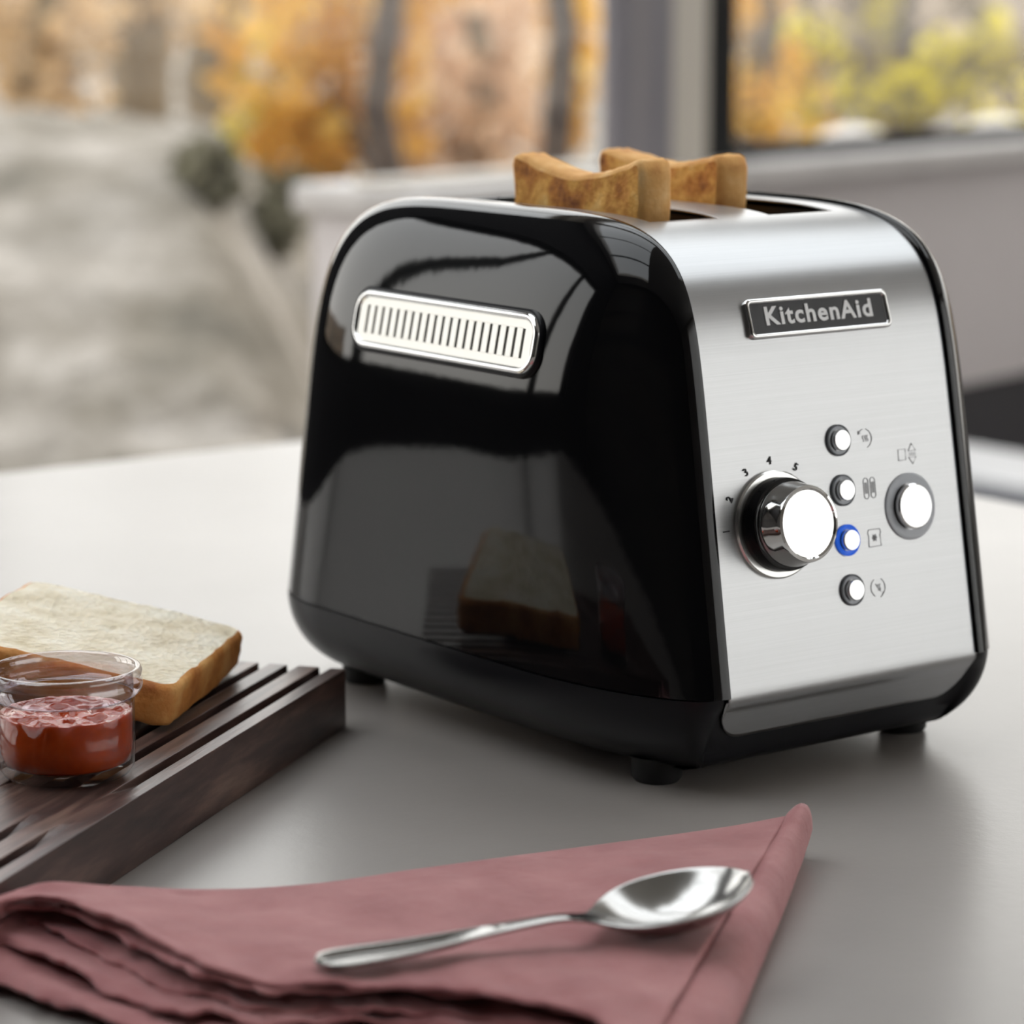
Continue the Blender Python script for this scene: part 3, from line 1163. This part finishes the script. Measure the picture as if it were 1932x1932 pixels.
# --- printed symbols
def strokes(name, lines, x, z, rad=0.00013, mat='grey_print', sc=1.0):
    M = fM(x, z, 0.0001)
    mb_ = MB()
    for ln in lines:
        pts = [M @ Vector((px_*sc, py_*sc, 0)) for px_, py_ in ln]
        mb_.tube(pts, rad, 5)
    mb_.build(name, mat, toaster, smooth=False)


def arc(r, a0, a1, n=14, cx=0, cy=0):
    return [(cx+r*math.cos(R(lerp(a0, a1, i/n))), cy+r*math.sin(R(lerp(a0, a1, i/n)))) for i in range(n+1)]


mm = 0.001
wav = lambda cx: [(cx+0.25*math.sin(i*0.9), -1.0+2.0*i/8) for i in range(9)]
strokes('reheat_symbol', [arc(3.0, -75, 75), arc(3.0, 100, 150, 4), [(-2.4, 2.6), (-2.6, 1.5), (-1.5, 1.8)], wav(-0.6), wav(0.4), wav(1.2)], 0.0145, 0.1205, sc=mm*1.15)
bag = lambda cx: [(cx-0.95, 2.2)]+[(cx-0.95, -2.2)]+arc(0.95, 180, 360, 8, cx, -2.2)+[(cx+0.95, 2.2)]+arc(0.95, 0, 180, 8, cx, 2.2)
strokes('bagel_symbol', [bag(-1.4), bag(1.4), [(-1.7, 1.8), (-1.7, -1.6)], [(-1.1, 1.8), (-1.1, -1.6)], [(1.1, 1.8), (1.1, -1.6)], [(1.7, 1.8), (1.7, -1.6)]], 0.0147, 0.1027, sc=mm*1.2)
sqr = lambda r: [(-r, -r), (r, -r), (r*0.9, r*0.3), (r*1.05, r*0.6), (r*0.9, r), (-r*0.9, r), (-r*1.05, r*0.6), (-r*0.9, r*0.3), (-r, -r)]
strokes('defrost_symbol', [sqr(2.8)]+[[(1.3*math.cos(R(a_)), 1.3*math.sin(R(a_))), (-1.3*math.cos(R(a_)), -1.3*math.sin(R(a_)))] for a_ in (0, 60, 120)]+[arc(0.8, 0, 360)], 0.0149, 0.0848, sc=mm*1.1)
strokes('cancel_symbol', [arc(3.0, -60, 60), arc(3.0, 120, 240), [(0.8, -3.2), (1.7, -2.6), (1.9, -1.6)], [(-1.0, 1.2), (1.0, -1.4)], wav(0.0), wav(0.8)], 0.0143, 0.0670, sc=mm*1.15)
strokes('lever_symbol', [[(-4.2, -1.9), (-0.8, -1.9), (-0.8, 1.9), (-4.2, 1.9), (-4.2, -1.9)], [(0.6, 1.0), (2.4, 3.6), (4.2, 1.0), (0.6, 1.0)], [(0.6, -1.2), (2.4, -3.6), (4.2, -1.2), (0.6, -1.2)], [(0.8, 0.2), (4.0, 0.2)], [(0.8, -0.4), (4.0, -0.4)]], 0.0348, 0.1130, sc=mm*1.05)

# --- vent grille on the side
VY, VZ = 0.0722, 0.1553
cv = 1-(HT-VZ)/RS
xs_ = -(wband(VZ)+0.0002+tshell(VZ)*math.sqrt(1-cv*cv))+0.0003
slope = tshell(VZ)/RS*cv/math.sqrt(1-cv*cv)+0.012
vn = Vector((-1, 0, slope)).normalized()
vu = Vector((slope, 0, 1)).normalized()
vx = vu.cross(vn)            # along the side towards the front (-y)
vo_ = Vector((xs_, VY, VZ))
VM = Matrix(((vx.x, vu.x, vn.x, vo_.x), (vx.y, vu.y, vn.y, vo_.y), (vx.z, vu.z, vn.z, vo_.z), (0, 0, 0, 1)))
vhw, vhh = 0.0588, 0.0112
vent = ring_loft(MB(), VM, [(vhw, vhh, 0.0085, -0.004), (vhw, vhh, 0.0085, 0.0010), (vhw-0.0006, vhh-0.0006, 0.008, 0.0019), (vhw-0.0016, vhh-0.0016, 0.0072, 0.0021), (vhw-0.0026, vhh-0.0024, 0.0064, 0.0014), (vhw-0.0034, vhh-0.0030, 0.0058, 0.0002)], 10).build('vent_frame', 'chrome', toaster)
vent['label'] = 'rounded chrome vent with vertical slots'
# dark gasket round the frame
ring_loft(MB(), VM, [(vhw+0.0016, vhh+0.0016, 0.0098, -0.0030), (vhw+0.0014, vhh+0.0014, 0.0096, 0.0007), (vhw-0.0002, vhh-0.0002, 0.0083, 0.0007)], 10).build('gasket', 'satin_black', vent)
# grille plate: rims above and below, ends, and a slat between each slot
ph_, pw = vhh-0.0026, vhw-0.0030
NS = 21
pitch = 0.0050
span = (NS-1)*pitch
sw = 0.0017
sh = 0.0054
zc0, zc1 = 0.0003, 0.0011
for sg in (-1, 1):
    pts = [(x, y) for x, y in rrect(pw, ph_, 0.0055, 8)]
    half = [(x, y) for x, y in pts if y*sg > sh-1e-6]
    half = [(pw*0.985 if x > 0.9*pw and False else x, y) for x, y in half]
    xsort = [(-pw+0.0006, sg*sh)]+sorted(half, key=lambda p: p[0])+[(pw-0.0006, sg*sh)]
    out_ = xsort if sg < 0 else xsort[::-1]
    MB().prism(out_, VM, zc0, zc1).build('grille_rim', 'pale_grille', vent, smooth=False)
xe = span/2+sw/2
for sg in (-1, 1):
    MB().box((min(sg*xe, sg*(pw-0.0004)), -sh, zc0), (max(sg*xe, sg*(pw-0.0004)), sh, zc1), VM).build('grille_end', 'pale_grille', vent, smooth=False)
slat_me = None
for i in range(NS-1):
    xa = -span/2+i*pitch+sw/2
    xb = xa+pitch-sw
    if slat_me is None:
        first = MB().box((xa, -sh-0.0002, zc0), (xb, sh+0.0002, zc1), VM).build('slat', 'pale_grille', vent, smooth=False)
        slat_me = first
        x_first = xa
    else:
        c_ = slat_me.copy()
        COL.objects.link(c_)
        c_.location = slat_me.location+vx*(xa-x_first)


# ------------------------------------------------------------------ bread and toast
def slice_obj(name, outline, thick, M, crumb, crust, label, cat, group=None, amp=0.0006, bev=0.0022):
    """outline: 2D ccw; local z is thickness"""
    root = empty(name, M.translation)
    tag(root, label, cat, group)
    n = len(outline)
    cx = sum(p[0] for p in outline)/n
    cy = sum(p[1] for p in outline)/n

    def jig(p):
        d_ = Vector((noise.noise(p*160), noise.noise(p*160+Vector((9, 2, 4))), noise.noise(p*160+Vector((3, 7, 1)))))
        d2 = Vector((noise.noise(p*45), noise.noise(p*45+Vector((9, 2, 4))), noise.noise(p*45+Vector((3, 7, 1)))))
        return p+d_*amp+d2*amp*1.2

    def inset(d_):
        res_ = []
        for i in range(n):
            a_, b_ = Vector(outline[i-1]), Vector(outline[(i+1) % n])
            t_ = (b_-a_).normalized()
            nn = Vector((-t_.y, t_.x))
            res_.append(Vector(outline[i])+nn*d_)
        return res_
    levels = [(bev, 0.0), (bev*0.4, bev*0.3), (0.0, bev), (0, thick*0.35), (-0.0003, thick*0.5), (0, thick*0.65), (0.0, thick-bev), (bev*0.4, thick-bev*0.3), (bev, thick)]
    rows_ = [[M @ jig(Vector((p.x, p.y, h))) for p in inset(d_)] for d_, h in levels]
    MB().grid(rows_, close_v=True).build('crust', crust, root)
    for h, sgn_ in ((0.0, 1), (thick, 1)):
        ring0 = inset(bev)
        rws = []
        steps = 12
        for s_ in range(steps+1):
            f = 1-s_/steps
            rws.append([M @ jig(Vector((lerp(cx, p.x, f), lerp(cy, p.y, f), h))) for p in ring0])
        MB().grid(rws, close_v=True).build('crumb', crumb, root)
    return root


def dense(pts, step):
    out_ = []
    n = len(pts)
    for i in range(n):
        a_, b_ = Vector(pts[i]), Vector(pts[(i+1) % n])
        k_ = max(1, int((b_-a_).length/step))
        for j in range(k_):
            out_.append(tuple(a_.lerp(b_, j/k_)))
    return out_


def toast_outline(hw, zbot, dip):
    """toast seen face-on: local x along the slot, local y up; top side dips between two raised corners"""
    top = []
    for i in range(25):
        t = 1-2*i/24
        y = -dip*(1-abs(t)**1.7)
        top.append((t*(hw-0.004), y))
    rc = [(hw-0.0012, -0.0012), (hw, -0.005)]
    lc = [(-hw, -0.005), (-hw+0.0012, -0.0012)]
    pts = [(-hw+0.003, zbot), (hw-0.003, zbot)]+rc[::-1]+top+lc[::-1]
    return dense(pts, 0.003)


def frame(o, ex, ey):
    ex, ey = Vector(ex).normalized(), Vector(ey)
    ez = ex.cross(ey).normalized()
    ey = ez.cross(ex)
    return Matrix(((ex.x, ey.x, ez.x, o[0]), (ex.y, ey.y, ez.y, o[1]), (ex.z, ey.z, ez.z, o[2]), (0, 0, 0, 1)))


# local x -> -y (towards the front), local y -> up, local z -> -x
slice_obj('toast_slice', toast_outline(0.0405, -0.085, 0.0075), 0.0150, frame((-0.0205, 0.0590, 0.2192), (0, -1, 0.012), (0, 0.05, 1)),
          'toast_face', 'toast_crust', 'browned toast in the slot next to the vented side shell', 'toast', 'toast in the toaster')
slice_obj('toast_slice', toast_outline(0.0385, -0.085, 0.0050), 0.0150, frame((0.0362, 0.0795, 0.2182), (0, -1, 0.004), (0, 0.0, 1)),
          'toast_face', 'toast_crust', 'browned toast in the slot farther from the vented side shell', 'toast', 'toast in the toaster')

# cutting board
BT = 0.023
bA = on_z(652, 1262, BT)
bd = Vector((-0.161, -0.117, 0)).normalized()          # along the long side
bn = Vector((bd.y, -bd.x, 0))                          # across, towards the back left
BLEN, BWID = 0.36, 0.20
BDM = Matrix(((bd.x, bn.x, 0, bA.x), (bd.y, bn.y, 0, bA.y), (0, 0, 1, 0), (0, 0, 0, 1)))
board = empty('cutting_board', BDM @ Vector((BLEN/2, BWID/2, 0)))
tag(board, 'dark stained wooden bread board with crumb grooves under the jam jar', 'board')
GR = [(g, 0.0046) for g in (0.0062, 0.0195, 0.0315, 0.0445, 0.058, 0.072, 0.086, 0.100, 0.114, 0.128, 0.142, 0.156, 0.170, 0.184)]     # groove start across, width
GD = 0.0065
xsv = sorted(set([0, BLEN]+[BLEN*i/48 for i in range(49)]))
# make grooves square-sided: duplicate the side lines
cols = []
for g0, gw_ in GR:
    cols.append((g0, 0))
    cols.append((g0+0.0005, 1))
    cols.append((g0+gw_-0.0005, 1))
    cols.append((g0+gw_, 0))
cols = [(0.0, 0)]+cols+[(BWID, 0)]
rows = []
for x in xsv:
    rw = []
    for ci, (y, deep) in enumerate(cols):
        z = BT
        if deep:
            i_ = (ci-1)//4
            e0 = 0.190-0.007*(i_ % 3)
            e1 = 0.222+0.008*((i_+1) % 2)
            dep_ = max(0, min(1, (e0-x)/0.05)) if x < 0.215 else max(0, min(1, (x-e1)/0.03))
            z = BT-GD*dep_
        rw.append(BDM @ Vector((x, y, z)))
    rows.append(rw)
mb = MB().grid(rows)
top_n, top_m = len(rows), len(rows[0])
# sides and underside
lo = []
for x, y in ((0, 0), (BLEN, 0), (BLEN, BWID), (0, BWID)):
    lo.append(len(mb.v))
    mb.v.append(BDM @ Vector((x, y, 0)))
idx = lambda i, j: i*top_m+j
mb.f.append(tuple([lo[0]]+[lo[1]]+[idx(i, 0) for i in range(top_n-1, -1, -1)]))
mb.f.append(tuple([lo[3]]+[lo[2]]+[idx(i, top_m-1) for i in range(top_n-1, -1, -1)]))
mb.f.append(tuple([lo[0]]+[lo[3]]+[idx(0, j) for j in range(top_m-1, -1, -1)]))
mb.f.append(tuple([lo[1]]+[lo[2]]+[idx(top_n-1, j) for j in range(top_m-1, -1, -1)]))
mb.f.append(tuple(lo))
bo = mb.build('board_body', 'dark_wood', board, smooth=False, bevel=0.0012, segs=2)

# bread slices on the board
bF = on_z(330, 1300, 0.0395)
bR = on_z(470, 1185, 0.0395)
d_ = ray(60, 1090)
# the far corner is raised so that the slice is square-cornered
best = None
for i in range(200):
    z = 0.04+0.0002*i
    q = on_z(60, 1090, z)
    v_ = abs((q-bR).normalized().dot((bF-bR).normalized()))
    if best is None or v_ < best[0]:
        best = (v_, q)
bB = best[1]
ex, ey = (bF-bR), (bB-bR)
lx_, ly_ = ex.length, ey.length
fr = frame(bR, ex, ey)
if fr.col[2].z < 0:
    fr = frame(bR, ex, ey)


def bread_outline(w, h, r=0.008):
    return dense([(x+w/2, y+h/2) for x, y in rrect(w/2, h/2, r, 5)], 0.004)


# frame z must point down into the slice; shift so that the top face is the photographed one
ez = Vector((fr[0][2], fr[1][2], fr[2][2]))
TH = 0.0155
off = -ez*TH if ez.z > 0 else Vector((0, 0, 0))
fr2 = Matrix.Translation(off) @ fr
ol = bread_outline(lx_, ly_)
slice_obj('bread_slice', ol, TH, fr2, 'bread_crumb', 'bread_crust', 'untoasted white bread slice tilted on another slice on the board', 'bread', 'bread on the board')
fc = bR+ex*0.5+ey*0.74
ezu = Vector((0, 0, 1))
ex2 = Vector((ex.x, ex.y, 0)).normalized()
ey2 = Vector((0, 0, 1)).cross(ex2)
lowc = Vector((fc.x, fc.y, BT-0.0003))
lowc = lowc-ex2*0.036-ey2*0.022
if (Vector((ey.x, ey.y, 0))).dot(ey2) < 0:
    pass
LOW_TH = 0.0135
slice_obj('bread_slice', bread_outline(0.078, 0.048), LOW_TH, frame(lowc, ex2, ey2), 'bread_crumb', 'bread_crust',
          'flat bread slice lying under the tilted slice on the board', 'bread', 'bread on the board')

# ------------------------------------------------------------------ jam jar
JC = Vector((-0.2680, 0.0333, BT))
JM = Matrix.Translation(JC)
jar = empty('jam_jar', JC)
tag(jar, 'small round glass jar with a thick rim, half full of orange jam', 'jar')
outer = [(0.0, 0.0), (0.0175, 0.0), (0.0208, 0.0010), (0.0224, 0.0035), (0.0228, 0.0080), (0.0229, 0.0250), (0.0231, 0.0270)]
inner = [(0.0226, 0.0275), (0.0222, 0.0245), (0.0221, 0.0090), (0.0214, 0.0056), (0.0190, 0.0042), (0.0, 0.0038)]
MB().lathe(outer+inner, JM, 96).build('glass_body', 'jar_glass', jar)
rim_p = [(0.0226, 0.0270), (0.0231, 0.0270), (0.0250, 0.0286), (0.0258, 0.0302), (0.0256, 0.0318), (0.0247, 0.0330), (0.0254, 0.0340), (0.0256, 0.0354), (0.0250, 0.0366), (0.0240, 0.0369), (0.0230, 0.0362), (0.0226, 0.0340)]
MB().lathe(rim_p, JM, 96, closed=True).build('glass_rim', 'rim_glass', jar)
JT = 0.0215
rows = []
prof = [(0.0, 0.0040), (0.0188, 0.0044), (0.0212, 0.0058), (0.0219, 0.0092), (0.0220, JT)]
N_ = 72
for r_, h_ in prof:
    rows.append([JC+Vector((r_*math.cos(2*math.pi*i/N_), r_*math.sin(2*math.pi*i/N_), h_)) for i in range(N_)])
for s_ in range(1, 19):
    r_ = 0.0220*(1-s_/18)
    rw = []
    for i in range(N_):
        p = Vector((r_*math.cos(2*math.pi*i/N_), r_*math.sin(2*math.pi*i/N_), 0))
        h_ = JT+0.0016*noise.noise(p*150)+0.0010*noise.noise(p*330+Vector((4, 1, 2)))-0.0006*(s_ > 1)
        rw.append(JC+p+Vector((0, 0, h_)))
    rows.append(rw)
jam = MB().grid(rows, close_v=True).build('jam', 'jam')
tag(jam, 'glossy orange red jam filling the lower half of the jar', 'jam')

# ------------------------------------------------------------------ napkin
napkin = empty('napkin', on_z(800, 1760, 0.0))
tag(napkin, 'dusty rose linen napkin folded in layers under the spoon', 'napkin')


def px_curve(pts, zf, n):
    """pixel polyline -> world curve; zf(t) height"""
    P_ = []
    for px_, py_, z_ in pts:
        z = z_*ZF
        p = on_z(px_, py_, z)
        while (p-bA).dot(bn) > -0.0008 and (p-bA).dot(bd) > 0 and z < BT+0.004:
            z += 0.0005                       # lifts over the board instead of cutting into it
            p = on_z(px_, py_, z)
        P_.append(p)
    return smooth_poly(P_, n)


NU, NVV = 170, 46
ZF = 1.35
layers = [
    # back edge (px, py, z), front edge (px, py, z)
    dict(back=[(-40, 1702, .0150), (30, 1678, .016), (90, 1661, .017), (180, 1664, .0155), (300, 1672, .013), (450, 1672, .0115), (600, 1660, .0105), (800, 1630, .0105), (1000, 1603, .0105), (1200, 1577, .0105), (1380, 1550, .011), (1490, 1529, .0125)],
         front=[(-40, 1712, .0158), (40, 1690, .016), (120, 1692, .0165), (220, 1732, .016), (330, 1786, .0145), (430, 1826, .0135), (520, 1846, .013), (620, 1847, .013), (720, 1852, .0125), (850, 1858, .0125), (950, 1871, .0125), (1050, 1890, .012), (1130, 1914, .012), (1215, 1985, .011)], rip=0.0006, n=1),
    dict(back=[(-40, 1712, .0132), (30, 1688, .0125), (180, 1676, .0120), (400, 1682, .0092), (600, 1670, .0082), (900, 1627, .0082), (1200, 1586, .0082), (1380, 1560, .0085), (1478, 1545, .0095)],
         front=[(-40, 1722, .0131), (0, 1707, .0130), (100, 1712, .0128), (200, 1752, .0122), (300, 1802, .0112), (400, 1846, .0104), (480, 1870, .010), (560, 1868, .010), (660, 1866, .010), (760, 1872, .0098), (880, 1874, .0096), (960, 1888, .0094), (1050, 1908, .0092), (1130, 1932, .009), (1225, 2000, .0085)], rip=0.0010, n=2),
    dict(back=[(-40, 1735, .0110), (30, 1702, .0099), (180, 1690, .0090), (400, 1694, .0068), (600, 1682, .006), (900, 1638, .006), (1200, 1596, .006), (1380, 1570, .006), (1472, 1556, .0065)],
         front=[(-40, 1745, .0103), (0, 1727, .0098), (60, 1738, .0095), (150, 1778, .009), (250, 1822, .0084), (350, 1862, .0078), (430, 1882, .0075), (520, 1902, .0074), (620, 1902, .0073), (720, 1900, .0072), (820, 1906, .0071), (920, 1914, .007), (1020, 1930, .0068), (1110, 1952, .0066), (1240, 2020, .006)], rip=0.0012, n=3),
    dict(back=[(-40, 1750, .0096), (30, 1716, .0083), (180, 1706, .006), (400, 1706, .0046), (600, 1694, .004), (900, 1650, .004), (1200, 1608, .004), (1380, 1582, .004), (1468, 1570, .004)],
         front=[(-40, 1772, .0076), (0, 1778, .0068), (70, 1806, .0064), (150, 1848, .006), (230, 1880, .0056), (320, 1902, .0052), (420, 1926, .005), (540, 1934, .005), (680, 1932, .0048), (820, 1938, .0048), (960, 1950, .0046), (1100, 1980, .0044), (1250, 2050, .004)], rip=0.0011, n=4),
    dict(back=[(-40, 1790, .0060), (30, 1736, .0064), (180, 1724, .003), (400, 1720, .0022), (600, 1708, .0018), (900, 1664, .0018), (1200, 1622, .0018), (1400, 1592, .0018), (1515, 1590, .0022)],
         front=[(-40, 1856, .0030), (30, 1868, .0030), (120, 1902, .0028), (220, 1934, .0025), (330, 1955, .0022), (480, 1968, .002), (700, 1972, .002), (950, 1985, .002), (1180, 2010, .002), (1365, 2010, .0016)], rip=0.0010, n=5),
]
from mathutils.kdtree import KDTree
top_pts = []
for li, L_ in enumerate(layers):
    Bc = px_curve(L_['back'], None, NU)
    Fc = px_curve(L_['front'], None, NU)
    rows = []
    for j in range(NVV+1):
        t = j/NVV
        rw = []
        for i in range(NU):
            p = Bc[i].lerp(Fc[i], t)
            u = i/(NU-1)
            # shared soft undulation, ripples only towards the free edge
            und = 0.0026*noise.noise(Vector((p.x*22, p.y*22, 0)))*math.sin(math.pi*min(1, t*1.15)) if t < 0.87 else 0
            und += 0.0011*noise.noise(Vector((p.x*60, p.y*60, 2)))*min(1, t*6)*min(1, (1-t)*8)
            e_ = max(0, (t-0.72)/0.28)
            rip = L_['rip']*e_*(noise.noise(Vector((p.x*95, p.y*40, L_['n']*5.3)))+0.6*noise.noise(Vector((p.x*210, p.y*90, L_['n']*3.1))))
            lip = -0.0009*e_**3
            side = Fc[i]-Bc[i]
            side.z = 0
            side.normalize()
            wob = 0.0045*e_*noise.noise(Vector((u*16, 1.7, L_['n']*2.2)))+0.0028*e_*noise.noise(Vector((u*45, 4.7, L_['n']*2.9)))
            rise = -0.0012*math.exp(-t*30)
            p = p+Vector((0, 0, und+rip*2.0+lip+rise))+side*(wob if li else wob*0.5)
            into = (p-bA).dot(bn)+0.0030
            if into > 0 and (p-bA).dot(bd) > 0 and p.z < BT+0.002:
                p = p-bn*into                 # lies against the board's side
            rw.append(p)
        rows.append(rw)
    if li == 0:
        top_pts += [p for rw in rows for p in rw]
    o = MB().grid(rows).build('napkin_fold', 'linen', napkin)
    sd = o.modifiers.new('solidify', 'SOLIDIFY')
    sd.thickness = 0.0017
    sd.offset = -1
    ss = o.modifiers.new('subsurf', 'SUBSURF')
    ss.levels = 1
    ss.render_levels = 1
# rolled fold along the right edge
edge_in = [on_z(px_, py_, z_*ZF) for px_, py_, z_ in ((1488, 1532, .0118), (1420, 1645, .0110), (1352, 1760, .0105), (1284, 1872, .0100), (1215, 1987, .0095))]
edge_out = [on_z(px_, py_, z_*ZF) for px_, py_, z_ in ((1530, 1562, .0075), (1505, 1640, .0045), (1462, 1752, .0032), (1412, 1872, .0028), (1350, 2030, .0025))]
Ein = smooth_poly(edge_in, 60)
Eout = smooth_poly(edge_out, 60)
rows = []
for i in range(60):
    t = i/59
    a_, b_ = Ein[i], Eout[i]
    hgt = lerp(0.0040, 0.0006, min(1, t*1.8))
    rw = []
    for j in range(17):
        f = j/16
        # up and over, then down to the table and back under
        if f < 0.7:
            g = f/0.7
            p = a_.lerp(b_, math.sin(g*math.pi/2))
            p.z = lerp(a_.z, b_.z, g**2.2)+hgt*math.sin(g*math.pi)*(1-t*0.7)-0.0006
        else:
            g = (f-0.7)/0.3
            p = b_.lerp(a_, 0.75*g)
            p.z = lerp(b_.z, 0.0010, math.sin(min(1, g*1.6)*math.pi/2))
        p.z += 0.0005*noise.noise(Vector((p.x*60, p.y*60, 8)))
        rw.append(p)
    rows.append(rw)
top_pts += [p for rw in rows for p in rw[:12]]
o = MB().grid(rows).build('rolled_edge', 'linen', napkin)
sd = o.modifiers.new('solidify', 'SOLIDIFY')
sd.thickness = 0.0012
sd.offset = 0

# ------------------------------------------------------------------ spoon
# station: fraction along, half width, centre height, rim height, bowl depth
ST = [(0.0, 0.0004, .0000, 0), (0.006, 0.0036, .0000, 0), (0.02, 0.0060, .0001, 0), (0.05, 0.0074, .0002, 0), (0.10, 0.0074, .0004, 0), (0.20, 0.0061, .0010, 0), (0.32, 0.0044, .0022, 0),
      (0.44, 0.0032, .0034, 0), (0.53, 0.0027, .0042, 0), (0.585, 0.0026, .0040, 0), (0.62, 0.0032, .0032, .0002), (0.645, 0.0066, .0030, .0010), (0.67, 0.0108, .0032, .0024),
      (0.71, 0.0158, .0042, .0056), (0.76, 0.0187, .0055, .0080), (0.81, 0.0196, .0067, .0094), (0.87, 0.0187, .0080, .0094), (0.92, 0.0160, .0091, .0078), (0.96, 0.0120, .0100, .0052), (0.985, 0.0076, .0106, .0018), (0.997, 0.0030, .0109, .0004), (1.0, 0.0003, .0110, 0)]


def st(f):
    for a_, b_ in zip(ST, ST[1:]):
        if a_[0] <= f <= b_[0]:
            g = (f-a_[0])/(b_[0]-a_[0])
            return [lerp(a_[i], b_[i], g) for i in (1, 2, 3)]
    return ST[-1][1:]


def st_s(f):
    # light smoothing of the table
    acc = [0, 0, 0]
    ws = 0
    for k_ in range(-3, 4):
        g = min(1, max(0, f+k_*0.006*(1 if 0.03 < f < 0.97 else 0.15)))
        v_ = st(g)
        for i in range(3):
            acc[i] += v_[i]
        ws += 1
    return [a_/ws for a_ in acc]


fs = [i/130 for i in range(131)]
fs = sorted(set(fs+[0.002, 0.004, 0.01, 0.013, 0.988, 0.992, 0.996, 0.998]))


def spoon_rows(ZS):
    sA = on_z(597, 1803, ZS)
    sB = on_z(1408, 1645, ZS+0.0098)
    sd_ = sB-sA
    sd_.z = 0
    SL = sd_.length
    sd_.normalize()
    sn = Vector((-sd_.y, sd_.x, 0))
    rows_ = []
    for f in fs:
        hw_, zc_, dp = st_s(f) if 0.01 < f < 0.99 else st(f)
        rw_ = []
        for j in range(25):
            g = -1+2*j/24
            p = sA+sd_*(SL*f)+sn*(hw_*g)
            z = ZS+zc_-0.0012
            if dp > 0.00001:
                z += -dp*(1-abs(g)**2.2)
            elif f < 0.42:
                # sunk panel between raised borders on the handle
                m_ = min(1, max(0, (0.40-f)/0.10))*min(1, f/0.02)
                z += -0.0018*m_*(1 if abs(g) < 0.50 else max(0, 1-(abs(g)-0.50)/0.16)) + 0.0003*(1-abs(g)**3)
            else:
                z += 0.0005*(1-g*g)
            p.z = z
            rw_.append(p)
        rows_.append(rw_)
    return rows_


kd = KDTree(len(top_pts))
for i_, p in enumerate(top_pts):
    kd.insert((p.x, p.y, 0), i_)
kd.balance()
ZS = 0.0150
while ZS < 0.03:
    rows = spoon_rows(ZS)
    gap = min(p.z-0.0012-top_pts[kd.find((p.x, p.y, 0))[1]].z for rw in rows for p in rw[::3])
    if gap > -0.0003:
        break
    ZS += 0.0003
print('spoon rests at', round(ZS, 4))
spoon = MB().grid(rows).build('spoon', 'spoon_steel')
sd = spoon.modifiers.new('solidify', 'SOLIDIFY')
sd.thickness = 0.0011
sd.offset = -1
ss = spoon.modifiers.new('subsurf', 'SUBSURF')
ss.levels = 1
ss.render_levels = 1
tag(spoon, 'stainless steel spoon with a bordered handle lying on the napkin', 'spoon')
